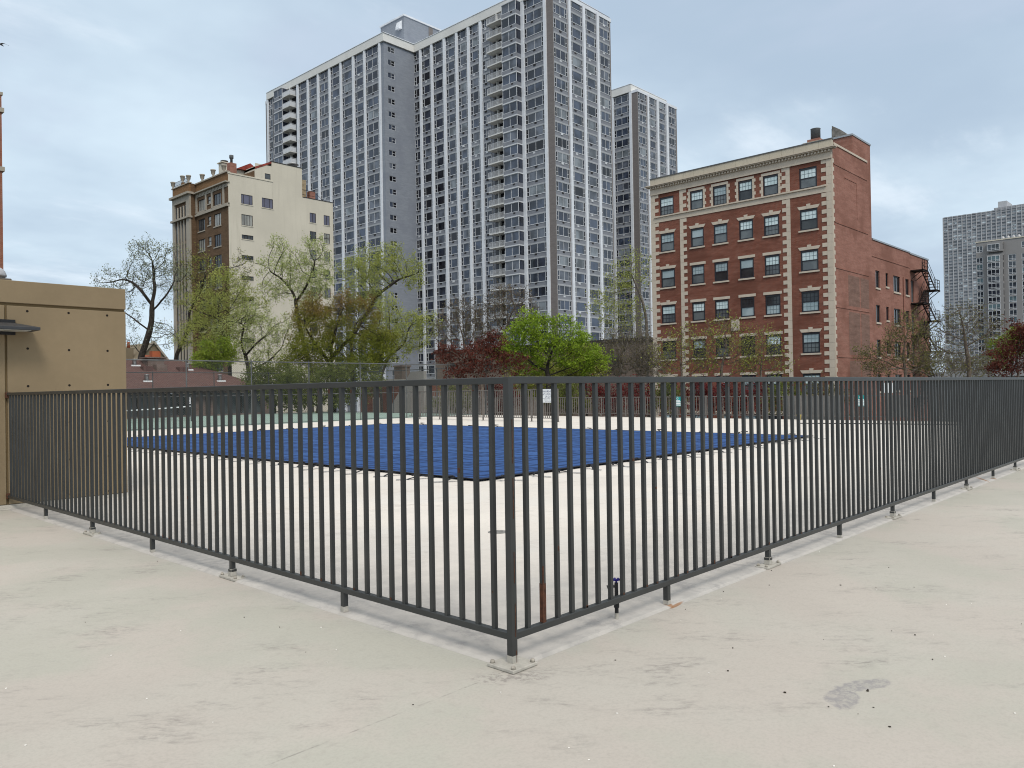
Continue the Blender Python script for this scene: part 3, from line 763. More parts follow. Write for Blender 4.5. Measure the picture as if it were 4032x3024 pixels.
def highrise_faces(bld, bays, piers, sills, zlow, ztop, strips):
    """bays: (face, plane, left u, right u, kind or 0, dark); left is the left edge seen from the street"""
    sp = MB(); bands = {}; specs = []
    for face, f, ul, ur, kind, dk in bays:
        a, b = min(ul, ur), max(ul, ur); w = b-a
        for s in sills:
            fbox(sp, face, f, a, b, s-.785, s-.051, 0, .149, 0)
            bands.setdefault((face, f, s), []).append((a, b))
            if kind and kind > 1 and random.random() < .93:      # air conditioner sleeve under the sill
                c_ = a+w*(.5 if kind == 4 else .42)*(1 if random.random() < .9 else .8)
                if face == '-x': c_ = a+b-c_
                fbox(sp, face, f, c_-.30, c_+.30, s-.42, s-.07, -.02 if random.random() < .75 else -.10, .01, 1 if random.random() < .74 else 2)
            if kind: specs.append((face, f, ul, w, kind, s, dk))
    sp.build('spandrel', [M['spandrel'], M['vent_d'], M['wframe']], bld); 
    # one concrete floor edge per storey and face, running on behind the piers
    runs = []
    for (face, f, s), ab in bands.items():
        ab = sorted(ab); cur = list(ab[0])
        for a, b in ab[1:]:
            if a-cur[1] < 1.2: cur[1] = b
            else: runs.append((face, f, s, *cur)); cur = [a, b]
        runs.append((face, f, s, *cur))
    runs.sort(key=lambda r: -r[2]); rest = MB()
    for i, (face, f, s, a, b) in enumerate(runs):
        bd = MB() if i < 100 else rest
        fbox(bd, face, f, a, b, s-1.025, s-.786, -.06, .148)
        if i < 100: bd.build('slab_edge', M['slab'], bld)
    if rest.v: o = rest.build('slab_edge', M['slab'], bld); o['kind'] = 'stuff'
    for face, f, a, b in piers:
        pb = MB(); fbox(pb, face, f, a, b, zlow, ztop, -.32, .149); pb.build('pier', M['pier'], bld)
    for face, f, a, b, zt, m in strips:
        pb = MB(); fbox(pb, face, f, a, b, zlow, zt, 0, .149); pb.build('brick_strip', m, bld)
    return specs
XT, YT, XL, YS, XB = 111.262, 92.511, 102.733, 133.13, 109.594
tower = thing('apartment_tower', 'large grey apartment tower with white piers, stepped in two wings with stacked balconies', 'building', (115, 110, GZ))
sills = [75.66-FL*k for k in range(0, 28)]
mb = MB(); mb.box(XT+.15, 129.7, YT+.15, 142, GZ, 78.0); mb.box(XL+.15, 126, YS+.16, 182.6, GZ, 78.0); mb.build('core', M['spandrel'], tower)
bays = [('-x', XT, 133.13, 131.12, 2, True), ('-x', XT, 130.49, 127.29, 3, True), ('-x', XT, 126.68, 123.22, 3, True), ('-x', XT, 122.53, 119.33, 3, False),
        ('-x', XT, 118.71, 115.71, 3, False), ('-x', XT, 115.06, 112.14, 3, False), ('-x', XT, 111.38, 109.3, 2, False), ('-x', XT, 99.76, 94.70, 4, False),
        ('-y', YT, 111.42, 115.45, 4, False), ('-y', YT, 116.38, 120.27, 3, False), ('-y', YT, 120.96, 124.77, 3, False), ('-y', YT, 125.44, 129.35, 4, False),
        ('-x', XL, 139.57, 134.65, 4, False), ('-x', XL, 143.71, 140.09, 3, False), ('-x', XL, 148.59, 144.36, 3, False), ('-x', XL, 153.15, 149.20, 3, False),
        ('-x', XL, 157.87, 153.72, 4, False), ('-x', XL, 162.29, 158.52, 3, False), ('-x', XL, 166.79, 162.90, 3, True), ('-x', XL, 181.1, 179.2, 2, True)]
piers = [('-x', XT, a, b) for a, b in ((130.49, 131.12), (126.68, 127.29), (122.53, 123.22), (118.71, 119.33), (115.06, 115.71), (111.38, 112.14), (99.76, 100.48), (94.08, 94.70))] + \
        [('-y', YT, a, b) for a, b in ((115.71, 116.38), (120.27, 120.96), (124.77, 125.44))] + \
        [('-x', XL, a, b) for a, b in ((134.10, 134.64), (139.58, 140.08), (143.72, 144.35), (148.60, 149.19), (153.16, 153.71), (157.88, 158.51), (162.30, 162.89), (166.80, 167.55), (181.12, 181.7))]
strips = [('-x', XT, YT, 94.07, 76.85, M['brick_br']), ('-x', XL, 133.15, 134.09, 77.2, M['blue_wall']), ('-x', XL, 181.71, 182.73, 76.6, M['brick_br']),
          ('-y', YT, 115.46, 115.70, 76.85, M['brick_br']), ('-y', YT, 129.36, 129.73, 76.85, M['brick_br'])]
specs = highrise_faces(tower, bays, piers, sills, GZ, 77.3, strips)
# blind side wall of the step with its column of small windows
sw = [(103.78, 105.70, 75.47-2.82*k, 76.66-2.82*k) for k in range(28)]
mb = MB(); facade(mb, '-y', YS, XL, XT+.1, GZ, 77.2, sw, .10); mb.build('side_wall', M['blue_wall'], tower)
specs += [('-y', YS+.085, a+.01, 1.90, 22, z0_, False) for a, b, z0_, z1_ in sw]
_wp = win_parts
def win_parts(w, kind, h=1.79, fw=.07):
    if kind == 22:
        fr = MB(); pn = MB(); h = 1.19
        for q in ((0, w, 0, fw), (0, w, h-fw, h), (0, fw, fw, h-fw), (w-fw, w, fw, h-fw), (w*.5-fw/2, w*.5+fw/2, fw, h-fw), (w*.5+.05, w-fw, h*.45, h*.45+fw)): fr.box(q[0], q[1], -.035, .03, q[2], q[3])
        pn.poly([(fw, .01, fw), (w/2, .01, fw), (w/2, .01, h-fw), (fw, .01, h-fw)], 0); pn.poly([(w/2, .01, fw), (w-fw, .01, fw), (w-fw, .01, h-fw), (w/2, .01, h-fw)], 1)
        return fr, pn
    return _wp(w, kind, h, fw)
windows_on(tower, specs)
# parapets
def slab_ring(nm, boxes, m, par): 
    mb = MB()
    for b_ in boxes: mb.box(*b_)
    return mb.build(nm, m, par, .02)
slab_ring('parapet', [(XT-.36, 127.9, 94.08, 133.5, 77.32, 79.05)], M['parapet'], tower)
slab_ring('parapet', [(XL-.36, 125.6, 132.77, 181.7, 77.33, 79.05)], M['parapet'], tower)
slab_ring('coping', [(XT-.44, 128.0, 94.0, 132.6, 79.051, 79.2)], M['pier'], tower)
slab_ring('coping', [(XL-.44, 125.7, 132.61, 181.8, 79.051, 79.2)], M['pier'], tower)
slab_ring('fascia', [(XT-.10, 129.85, YT-.12, 94.07, 76.86, 77.62)], M['pier'], tower)
slab_ring('fascia', [(XL-.1, 125.5, 181.71, 182.85, 76.61, 77.3)], M['pier'], tower)
mb = MB(); mb.box(116, 127.6, 142.3, 151.2, 79.21, 90.45); mb.build('penthouse', M['blue_wall'], tower)
mb = MB(); mb.box(115.8, 127.8, 142.1, 151.4, 90.46, 90.85); mb.box(118.5, 122, 146.5, 150, 90.86, 92.6); mb.build('coping', M['pier'], tower)
mb = MB(); mb.box(123.7, 125.0, 142.25, 142.295, 79.3, 90.3); mb.build('brick_strip', M['brick_br'], tower)
mb = MB(); mb.prism([(115.98, 143.0, 89.6), (115.98, 143.0, 87.6), (115.2, 143.2, 87.5), (115.2, 143.2, 88.0), (115.6, 143.2, 89.3)], (0, 1.3, 0)); mb.build('vent_hood', M['pier'], tower)
# enclosed bays and balconies
def bay_stack(bld, face_x, yl, yr, side, balc_l, balc_r, wallx, solid_side, zs, divider):
    fr = MB(); w_ = yl-yr
    fr.box(0, w_, 0, .10, 0, .07); fr.box(0, w_, 0, .10, 1.72, 1.79)
    for c_ in (0, w_/2-.045, w_-.09): fr.box(c_, c_+.09, 0, .10, .0701, 1.7199)
    fr.box(-.05, w_+.05, -.10, .4, 1.791, 2.02); fr.box(0, w_, .0, .35, -.785, -.001, 1)
    D = wallx-face_x
    fr.box(w_-.1, w_, .36, D-.01, -.785, -.001, 1); fr.box(w_-.02, w_+.05, .41, D-.01, 1.791, 2.02); fr.box(w_-.06, w_, D-.10, D-.01, 0, 1.79)
    fr.box(w_*.62, w_*.62+.55, -.02, .01, -.40, -.08, 2); fr.box(0, .08, .11, D-.05, 0, 1.79)
    fm = fr.mesh('bay_window'); [fm.materials.append(m) for m in (M['wframe'], M['spandrel'], M['vent_d'])]
    pn = MB(); pn.poly([(.05, .05, .03), (w_-.03, .05, .03), (w_-.03, .05, 1.76), (.05, .05, 1.76)], 0); pn.poly([(w_-.03, .055, .03), (w_-.03, D-.05, .03), (w_-.03, D-.05, 1.76), (w_-.03, .055, 1.76)], 1)
    pms = {}
    sl = MB(); bw = balc_l-balc_r; sl.box(0, bw-.01, 0, D+.12, -.80, -.62); sl.box(0, bw-.01, -.02, -.001, -.80, -.60)
    sl.poly([(0, D+.13, -.6), (bw, D+.13, -.6), (bw, D+.13, 1.9), (0, D+.13, 1.9)], 1); sl.box(bw*.36, bw*.36+.16, D-.5, D+.12, -.6, 1.95)
    sm = sl.mesh('balcony'); sm.materials.append(M['parapet']); sm.materials.append(G[4])
    ra = MB(); ra.box(0, bw-.02, 0, .06, .43, .49); ra.box(0, bw-.02, .01, .05, -.55, -.51); ra.box(0, .06, 0, .06, -.599, .429); ra.box(bw-.09, bw-.03, 0, .06, -.599, .429)
    k = .12
    while k < bw-.12: ra.box(k, k+.022, .02, .042, -.509, .429); k += .11
    if solid_side: ra.box(bw-.08, bw-.01, .061, D-.05, -.60, .40); ra.box(bw-.09, bw, .061, D-.05, .52, .60); ra.box(0, bw-.1, .03, .045, -.5, .42)
    rm = ra.mesh('railing'); rm.materials.append(M['wframe'])
    for s in zs:
        o = place('bay_window', fm, '-x', face_x, yl, s-.09 if not solid_side else s, bld)
        g = random.choice((0, 0, 0, 2, 1)); 
        if g not in pms: p_ = pn.mesh('pane'); p_.materials.append(G[g]); p_.materials.append(G[1]); pms[g] = p_
        inst('pane', pms[g], None, o)
        o = place('balcony', sm, '-x', face_x, balc_l, s, bld); inst('railing', rm, None, o)
bay_stack(tower, XB, 104.3, 100.5, 1, 108.61, 104.36, XT, False, sills[:26], True)
bay_stack(tower, XL-1.67, 175.8, 171.86, 1, 171.8, 168.3, XL, True, sills[:22], True)

# ------------------------------------------------------------------ second tower
X2, Y2 = 168.14, 111.93
tower2 = thing('apartment_tower', 'farther grey apartment tower with white piers, seen between the big tower and the brick building', 'building', (175, 118, GZ))
sills2 = [76.33-2.87*k for k in range(0, 27)]
mb = MB(); mb.box(X2+.15, 187.1, Y2+.15, 150, GZ, 78.3); mb.build('core', M['spandrel'], tower2)
b2 = [('-x', X2, 119.36, 114.42, 4, False), ('-x', X2, 124.4, 120.1, 3, False), ('-y', Y2, 168.3, 172.1, 4, False), ('-y', Y2, 173.1, 176.69, 3, False), ('-y', Y2, 177.72, 181.28, 3, False), ('-y', Y2, 182.41, 186.44, 4, False)]
p2 = [('-x', X2, 113.71, 114.41), ('-x', X2, 119.37, 120.05)]+[('-y', Y2, a, b) for a, b in ((172.4, 173.08), (176.9, 177.7), (181.5, 182.4))]
s2 = [('-x', X2, Y2, 113.7, 78.0, M['brick_br']), ('-y', Y2, 172.11, 172.39, 78.0, M['brick_br']), ('-y', Y2, 186.45, 187.1, 78.0, M['brick_br'])]
FL_old = FL
windows_on(tower2, highrise_faces(tower2, b2, p2, sills2, GZ, 78.4, s2))
slab_ring('parapet', [(X2-.36, 185.0, 113.71, 150, 78.42, 80.35)], M['parapet'], tower2)
slab_ring('coping', [(X2-.44, 185.1, 113.6, 150.1, 80.351, 80.5)], M['pier'], tower2)
slab_ring('fascia', [(X2-.1, 187.35, Y2-.12, 113.7, 78.01, 78.7)], M['pier'], tower2)

bf = thing('timber_fence', 'grey board fence behind the low picket fence at the corner of the brick house', 'fence', (31.6, 11.2, GZ))
mb = MB(); y_ = 10.1
while y_ < 12.6: mb.box(31.6, 31.63, y_, y_+.14, GZ, 1.02+random.uniform(-.02, .02)); y_ += .15
M['board'] = streaked('grey_boards', (.19, .185, .175), (.10, .095, .09), .6, .9, 2); mb.build('boards', M['board'], bf)
mb = MB(); mb.box(31.631, 31.68, 10.1, 12.6, .6, .7); mb.build('rail', M['board'], bf)

# ------------------------------------------------------------------ red brick apartment house
XR, YR = 59.398, 20.939
M['red'] = brick('red_brick', (.205, .066, .043), (.27, .090, .058), (.22, .15, .12), .215, .075, .75, (.125, .052, .036), .9, .55)
M['pink'] = brick('pinkish_common_brick', (.305, .132, .098), (.35, .155, .116), (.34, .22, .18), .215, .075, .65, (.205, .095, .07), .9, .75)
M['patch'] = brick('dark_bricked_up', (.20, .115, .09), (.25, .14, .11), (.26, .18, .15), .215, .075, .7)
M['stone'] = streaked('cream_terracotta', (.56, .485, .40), (.28, .24, .19), .45, .75, .9)
M['stone_d'] = streaked('weathered_stone', (.47, .43, .35), (.27, .25, .21), .7, .85, .6)
M['navy'] = simple('blue_black_window_frame', (.010, .011, .018), .4, .1, 5, .5)
M['coping'] = simple('dark_coping', (.10, .105, .11), .6, .15, 3)
def sash_pane(nm, a, b, nx, nz, line):
    """blind behind glass, two tones mixed by noise"""
    m, nt, bs = mat(nm); p = pos(nt); n1 = noise(nt, p, .9, 3, .5)
    lk(nt, mixc(nt, ramp(nt, n1, .35, .65), a, b), bs.inputs['Base Color']); bs.inputs['Roughness'].default_value = .06; bs.inputs['Specular IOR Level'].default_value = .5
    return m
PB = [sash_pane('blind_bright', (.52, .64, .66), (.66, .77, .79), 4, 2, 0), sash_pane('blind_mid', (.27, .35, .38), (.36, .44, .47), 4, 2, 0),
      sash_pane('pane_low', (.085, .10, .112), (.13, .15, .16), 4, 2, 0), sash_pane('pane_dark', (.02, .025, .03), (.04, .046, .05), 4, 2, 0)]
M['muntin'] = simple('glazing_bar', (.17, .22, .24), .5)
red = thing('brick_apartment_house', 'red brick apartment house with cream stone corners, cornice and dark framed sash windows', 'building', (XR, YR, GZ))
cols = [(22.14, 23.58), (25.34, 26.66), (27.62, 28.90), (29.99, 31.30), (32.27, 33.56), (35.27, 36.73)]
rows = [(17.28, 18.96), (13.95, 15.61), (10.65, 12.33), (7.36, 9.03), (4.05, 5.71), (.75, 2.41), (-2.6, -.9)]
ops = [(a, b, z0, z1) for a, b in cols for z0, z1 in rows]
mb = MB(); facade(mb, '-x', XR, YR, 37.69, GZ, 19.34, ops, .16)
mb.poly([(XR, 37.69, GZ), (66, 37.69, GZ), (66, 37.69, 20.0), (XR, 37.69, 20.0)]); mb.build('front_wall', M['red'], red)
mb = MB(); mb.box(XR+.17, 67.9, YR+.2, 37.6, GZ, 20.0); mb.build('core', M['coping'], red)
XT4, XW = 68.03, 84.22
sops = []
for dz in (0, -3.03, -6.06, -9.09):
    sops += [(68.86, 69.9, 9.92+dz, 11.43+dz), (71.46, 72.17, 10.22+dz, 11.44+dz), (73.56, 75.41, 9.94+dz, 11.42+dz), (76.97, 78.0, 9.90+dz, 11.42+dz), (78.68, 79.52, 9.32+dz, 11.45+dz)]
mb = MB(); facade(mb, '-y', YR+.001, XR, 67.15, GZ, 20.45, [], .1); facade(mb, '-y', YR+.001, 67.15, XT4, GZ, 22.1, [], .1); facade(mb, '-y', YR+.001, 63.9, 67.15, 20.45, 22.1, [], .1)
mb.poly([(63.9, YR+.001, 20.0), (63.9, 27, 20.0), (63.9, 27, 22.1), (63.9, YR+.001, 22.1)]); mb.poly([(XT4, YR, 14), (XT4, 27, 14), (XT4, 27, 22.1), (XT4, YR, 22.1)])
facade(mb, '-y', YR+.02, XT4, XW, GZ, 14.0, sops, .2); mb.poly([(XW, YR+.02, GZ), (XW, 37, GZ), (XW, 37, 14), (XW, YR+.02, 14)])
mb.build('side_wall', M['pink'], red)
mb = MB(); mb.box(XT4, XW-.02, YR+.23, 36.9, GZ, 13.7); mb.build('core', M['coping'], red)
# bricked up openings and string lines on the blank side
for zc, zt in ((-4, -.5), (0.2, 3.4), (3.9, 7.4), (7.9, 10.4)):
    for xa_, xb_ in ((62.4, 64.9), (65.15, 67.1)):
        mb = MB(); mb.box(xa_, xb_, YR-.004, YR, zc, zt); mb.build('bricked_opening', M['patch'], red)
mb = MB(); mb.box(62.0, 64.6, YR-.004, YR, 15.2, 18.2); mb.build('bricked_opening', M['pink'], red)
mb = MB()
for z in (18.9, 14.3, 10.7, 7.6, 3.65): mb.box(XR+.36, 67.1, YR-.035, YR, z, z+.09)
mb.box(64.62, 64.70, YR-.03, YR, 15.2, 18.2); mb.box(62.0, 64.6, YR-.03, YR, 18.21, 18.28); mb.box(XT4, 78.3, YR-.02, YR+.019, 12.55, 12.63)
mb.build('string_course', M['pink'], red)
mb = MB(); mb.box(XR+.36, 67.15, YR-.06, YR+.3, 20.451, 20.62); mb.build('coping', M['stone'], red)
mb = MB(); mb.box(63.82, 68.12, YR-.05, 27.1, 22.101, 22.25); mb.build('coping', M['steel'], red); mb = MB(); mb.box(XT4+.1, 78.3, YR-.05, YR+.35, 14.001, 14.13); mb.build('coping', M['steel'], red); mb = MB(); mb.box(78.31, 84.3, YR-.05, YR+.35, 13.92, 14.08); mb.build('coping', M['steel'], red)
mb = MB(); mb.tube([(76.2, YR-.06, 11.5), (76.2, YR-.06, -4.8)], .05, 6); mb.build('downpipe', M['pink'], red)
# quoins
def quoin(us, zmin, zmax, tw, tdir, side=False):
    mb = MB(); a, b = us
    z = zmax; k = 0
    while z-.33 > zmin:
        if k % 2 == 0:
            fbox(mb, '-x', XR, min(a, a+tdir*tw) if tdir < 0 else b, a if tdir < 0 else b+tw, z-.325, z-.005, -.03, .02)
            if side: mb.box(XR+.02, XR+.36, YR-.03, YR+.02, z-.325, z-.005)
        z -= .33; k += 1
    z = zmax
    while z > zmin:                                     # coursed shaft
        fbox(mb, '-x', XR, a, b, max(zmin, z-.655), z-.006, -.045 if b-a > .38 else -.03, .02); z -= .66
    if side: mb.box(XR-.02, XR+.12, YR-.035, YR+.02, zmin, zmax)
    return mb.build('quoin', M['stone'], red)
quoin((YR+.01, 21.39), GZ, 19.32, .40, 1, True)
quoin((34.30, 34.64), GZ, 19.32, .34, -1)
quoin((24.36, 24.70), GZ, 19.32, .34, 1)
quoin((37.25, 37.70), GZ, 19.32, .38, -1)
# bands, cornice, parapet
mb = MB(); fbox(mb, '-x', XR, YR+.45, 37.24, 16.72, 17.16, -.05, .05); fbox(mb, '-x', XR, YR+.45, 37.3, 17.161, 17.275, -.16, .05); mb.build('stone_band', M['stone'], red)
mb = MB(); fbox(mb, '-x', XR, YR-.02, 37.72, 19.335, 19.84, -.07, .1); fbox(mb, '-x', XR, YR-.05, 37.74, 19.30, 19.40, -.13, -.0701); fbox(mb, '-x', XR, YR-.03, 37.73, 19.841, 20.02, -.12, .1)
u = YR+.05
while u < 37.6: fbox(mb, '-x', XR, u, u+.13, 19.85, 20.0, -.27, -.121); u += .27
fbox(mb, '-x', XR, YR-.32, 38.0, 20.021, 20.10, -.36, .1); fbox(mb, '-x', XR, YR-.40, 38.08, 20.101, 20.17, -.46, .1); mb.build('cornice', M['stone'], red)
mb = MB(); u = YR-.02
while u < 37.6: w_ = min(1.02, 37.74-u); fbox(mb, '-x', XR, u+.006, u+w_-.006, 20.171, 20.80, -.02, .30); u += 1.02
mb.build('parapet', M['stone_d'], red)
mb = MB(); fbox(mb, '-x', XR, YR-.04, 37.76, 20.801, 20.90, -.06, .34); mb.build('coping', M['coping'], red)
# windows
def sash(w, h):
    fr = MB(); e = .11
    for q in ((0, e, 0, h), (w-e, w, 0, h), (e+.0005, w-e-.0005, 0, e), (e+.0005, w-e-.0005, h-.16, h)): fr.box(q[0], q[1], .045, .15, q[2], q[3])
    fr.box(e, w-e, .06, .149, h*.50-.04, h*.50+.04)
    return fr
SW = {}
def sash_pane_mesh(w, h, lower, grid, g):
    e = .11; pn = MB(); z0, z1 = (e, h*.5-.04) if lower else (h*.5+.04, h-.16); y_ = .10 if lower else .085
    pn.poly([(e, y_, z0), (w-e, y_, z0), (w-e, y_, z1), (e, y_, z1)], 0)
    if grid:
        for k in range(1, 4): c_ = e+(w-2*e)*k/4; pn.box(c_-.014, c_+.014, y_-.012, y_-.002, z0, z1, 1)
        c_ = (z0+z1)/2; pn.box(e, w-e, y_-.0125, y_-.0025, c_-.014, c_+.014, 1)
    me = pn.mesh('pane'); me.materials.append(PB[g]); me.materials.append(M['muntin'] if g < 2 else M['navy']); return me
def lintel(w, style):
    mb = MB()
    if style == 'key':
        mb.prism([(-.04, -.03, .02), (w+.04, -.03, .02), (w+.20, -.03, .27), (-.20, -.03, .27)], (0, .05, 0))
        mb.prism([(w/2-.12, -.055, .03), (w/2+.12, -.055, .03), (w/2+.17, -.055, .42), (w/2-.17, -.055, .42)], (0, .07, 0))
    elif style == 'flat': mb.box(-.14, w+.14, -.03, .02, .02, .25)
    elif style == 'surround':
        mb.box(-.16, w+.16, -.03, .02, .02, .24)
        z = .0; k = 0
        while z > -1.62:
            t_ = .30 if k % 2 == 0 else .18
            mb.box(-t_, -.005, -.03, .02, max(-1.66, z-.27), z-.005); mb.box(w+.005, w+t_, -.03, .02, max(-1.66, z-.27), z-.005); z -= .275; k += 1
    return mb
random.seed(21)
for ri, (z0, z1) in enumerate(rows):
    for ci, (a, b) in enumerate(cols):
        w, h = b-a, z1-z0; outer = ci in (0, 5)
        fr = sash(w, h).mesh('window'); o = place('window', fr, '-x', XR, b, z0, red, M['navy'])
        bright = (ri, ci) in ((0, 0), (0, 1), (0, 2), (0, 5), (1, 0), (1, 1), (1, 2), (2, 0), (2, 1), (3, 3), (3, 4), (3, 5), (0, 4)) or (ri > 3 and random.random() < .3)
        gu = 0 if bright else (1 if ri < 3 or random.random() < .5 else 3)
        gl = 2 if random.random() < .75 else 3
        if ri == 3 and ci in (0, 1, 2): gu, gl = 3, 1
        inst('pane', sash_pane_mesh(w, h, False, random.random() < .85, gu), None, o); inst('pane', sash_pane_mesh(w, h, True, random.random() < .45, gl), None, o)
        st = None
        if ri == 0: st = None if outer else 'surround'
        elif ri == 1: st = 'key'
        else: st = 'key' if outer else 'flat'
        if st:
            me = lintel(w, st).mesh('lintel'); me.materials.append(M['stone']); inst('lintel', me, None, o, (0, 0, h))
        if ri > 0:
            s_ = MB(); s_.box(-.10, w+.10, -.09, .044, -.14, -.005); me = s_.mesh('sill'); me.materials.append(M['stone']); inst('sill', me, None, o)
for a, b, z0, z1 in sops:
    w, h = b-a, z1-z0; fr = MB(); e = .07
    for q in ((0, e, 0, h), (w-e, w, 0, h), (e, w-e, 0, e), (e, w-e, h-e, h)): fr.box(q[0], q[1], .1, .19, q[2], q[3])
    if w > 1.5: fr.box(w*.5-.03, w*.5+.03, .1, .189, e, h-e)
    door = a > 78.6
    if door: fr.box(e, w-e, .13, .18, e, h-e)
    o = place('fire_door' if door else 'window', fr.mesh('window'), '-y', YR+.02, a, z0, red, M['coping'] if door else M['navy'])
    if not door:
        pn = MB(); pn.poly([(e, .15, e), (w-e, .15, e), (w-e, .15, h-e), (e, .15, h-e)]); me = pn.mesh('pane'); me.materials.append(PB[3]); inst('pane', me, None, o)
        s_ = MB(); s_.box(-.05, w+.05, -.07, .09, -.16, -.005); me = s_.mesh('sill'); me.materials.append(M['stone']); inst('sill', me, None, o)
# plaque
mb = MB(); fbox(mb, '-x', XR, 29.0, 29.75, 6.25, 7.2, -.05, .02); mb.build('plaque', M['stone'], red)
# roof gear
mb = MB(); mb.box(60.0, 61.4, 22.0, 23.5, 20.0, 21.15, 0); mb.box(60.2, 61.2, 22.2, 23.2, 21.151, 21.4, 1); mb.lathe(60.7, 22.7, [(.38, 21.401), (.38, 22.25), (.40, 22.3), (.33, 22.3), (.33, 21.9)], 18, True, 2)
mb.build('chimney', [M['stone_d'], M['pink'], M['coping']], red)
c = at(3300, 541, 67.0); mb = MB()
mb.prism([(c[0]-.4, c[1]+.34, 22.2), (c[0]-.4, c[1]-.95, 22.2), (c[0]-.4, c[1]-.75, 22.6), (c[0]-.4, c[1]-.3, 23.0), (c[0]-.4, c[1]+.36, 23.45)], (.8, 0, 0)); mb.build('roof_cowl', simple('dull_zinc', (.20, .19, .175), .7, .3, 3), red)
mb = MB(); mb.box(c[0]-.36, c[0]+.36, c[1]+.37, c[1]+.40, 22.3, 23.2); mb.build('cowl_opening', M['black'], red)

# fire escape
M['iron'] = simple('rusty_iron', (.030, .020, .018), .8, .3, 6, .3)
fe = thing('fire_escape', 'dark rusty zigzag fire escape on the rear end of the red brick house', 'fire escape', (81, 20.4, GZ))
def railing(mb, pts, h=1.0, n=3, w=.04):
    for i in range(len(pts)-1):
        a, b = Vector(pts[i]), Vector(pts[i+1])
        for k in range(1, n+1): mb.bar(a+Vector((0, 0, h*k/n)), b+Vector((0, 0, h*k/n)), w*.8)
        L = (b-a).length; m = max(1, round(L/.9))
        for k in range(m+1): p_ = a.lerp(b, k/m); mb.bar(p_, p_+Vector((0, 0, h)), w)
yi, yo = YR-.05, YR-1.15
def platform(x0, x1, z, rails):
    mb = MB(); mb.box(x0, x1, yo, yi, z-.10, z-.04)
    k = x0
    for s_ in (yo, yi-.06): mb.box(x0, x1, s_, s_+.06, z-.16, z+.02)
    while k < x1: mb.box(k, k+.04, yo, yi, z-.039, z); k += .12
    mb.bar((x0+.1, yi, z-.9), (x0+.1, yo+.1, z-.12), .06); mb.bar((x1-.1, yi, z-.9), (x1-.1, yo+.1, z-.12), .06)
    o = mb.build('platform', M['iron'], fe)
    mb = MB(); railing(mb, rails); mb.build('railing', M['iron'], o)
def flight(xa, za, xb, zb, y0, y1):
    mb = MB(); n = max(3, round(abs(za-zb)/.22))
    for y_ in (y0, y1): mb.bar((xa, y_, za-.05), (xb, y_, zb-.05), .05, .2)
    for k in range(1, n): t_ = k/n; x_ = xa+(xb-xa)*t_; z_ = za+(zb-za)*t_; mb.box(x_-.14, x_+.14, y0, y1, z_-.04, z_)
    o = mb.build('stair_flight', M['iron'], fe)
    mb = MB()
    for y_ in (y0, y1):
        for h in (.5, .95): mb.bar((xa, y_, za+h), (xb, y_, zb+h), .03)
        for k in range(0, n+1, 3): t_ = k/n; p_ = Vector((xa+(xb-xa)*t_, y_, za+(zb-za)*t_)); mb.bar(p_, p_+Vector((0, 0, .95)), .03)
    mb.build('railing', M['iron'], o)
ym = (yi+yo)/2
Z1 = 12.35
platform(78.3, 79.9, Z1, [(78.35, yo+.05, Z1), (79.85, yo+.05, Z1)])
lv = [(Z1, 10.75, 9.2), (9.2, 7.7, 6.15), (6.15, 4.65, 3.1), (3.1, 1.6, .1)]
for i, (za, zm, zb) in enumerate(lv):
    flight(79.9, za, 82.4, zm, yo+.02, ym-.03); 
    platform(82.4, 83.9, zm, [(82.45, yo+.05, zm), (83.85, yo+.05, zm), (83.85, yi-.05, zm)])
    flight(82.4, zm, 80.5, zb, ym+.03, yi-.05)
    platform(78.3, 80.5, zb, [(78.35, yo+.05, zb), (80.2, yo+.05, zb)])

# ------------------------------------------------------------------ cream rendered block
XC, YC = 56.405, 113.074
M['cream'] = streaked('cream_render', (.60, .56, .47), (.36, .33, .27), .75, .9, .12)
M['bbrick'] = brick('brown_brick', (.125, .075, .042), (.165, .10, .055), (.15, .11, .08), .215, .075, .7)
M['obrick'] = brick('ochre_brick', (.22, .12, .055), (.27, .15, .07), (.2, .14, .09), .215, .075, .7)
M['lime'] = streaked('limestone', (.37, .335, .28), (.20, .18, .15), .6, .9, .5)
M['rtile'] = simple('red_roof_tile', (.28, .055, .04), .8, .25, 1.5)
M['bronze'] = simple('dark_window_frame', (.035, .028, .025), .5)
GC = [glass('pane_lavender', (.115, .115, .165), .05, .2), glass('pane_grey', (.05, .055, .06), .05, .6), glass('pane_drape', (.25, .25, .23), .1, .3)]
cream = thing('cream_apartment_house', 'tall cream rendered house with a brown brick front, roof urns and red tiled roof', 'building', (66, 122, GZ))
cops = [(58.55, 60.5, 31.58, 33.12, 3, 0), (62.13, 64.09, 31.56, 33.13, 3, 0), (58.56, 60.48, 28.19, 29.92, 4, 2), (58.57, 60.54, 26.03, 26.70, 4, 1), (58.54, 60.52, 22.74, 23.45, 4, 1),
        (58.5, 60.5, 19.5, 20.2, 4, 1), (58.5, 60.5, 16.2, 16.9, 4, 1), (58.5, 60.5, 12.9, 13.6, 4, 1), (58.5, 60.5, 9.6, 10.3, 4, 1), (62.72, 63.72, 36.25, 37.16, 1, 1)]
for k in range(8):
    cops += [(70.95, 72.16, 30.39-3.13*k, 32.04-3.13*k, 2, (0, 1, 0, 1, 1, 0, 1, 1)[k]), (73.72, 74.9, 30.34-3.13*k, 32.03-3.13*k, 2, (0, 2, 2, 1, 0, 1, 2, 1)[k])]
for k in range(4): cops.append((63.4, 64.6, 20-3.2*k, 21.2-3.2*k, 2, 1))
mb = MB()
facade(mb, '-y', YC, XC, 69.56, GZ, 35.95, [o[:4] for o in cops if o[1] < 64.2 and o[2] < 35], .12)
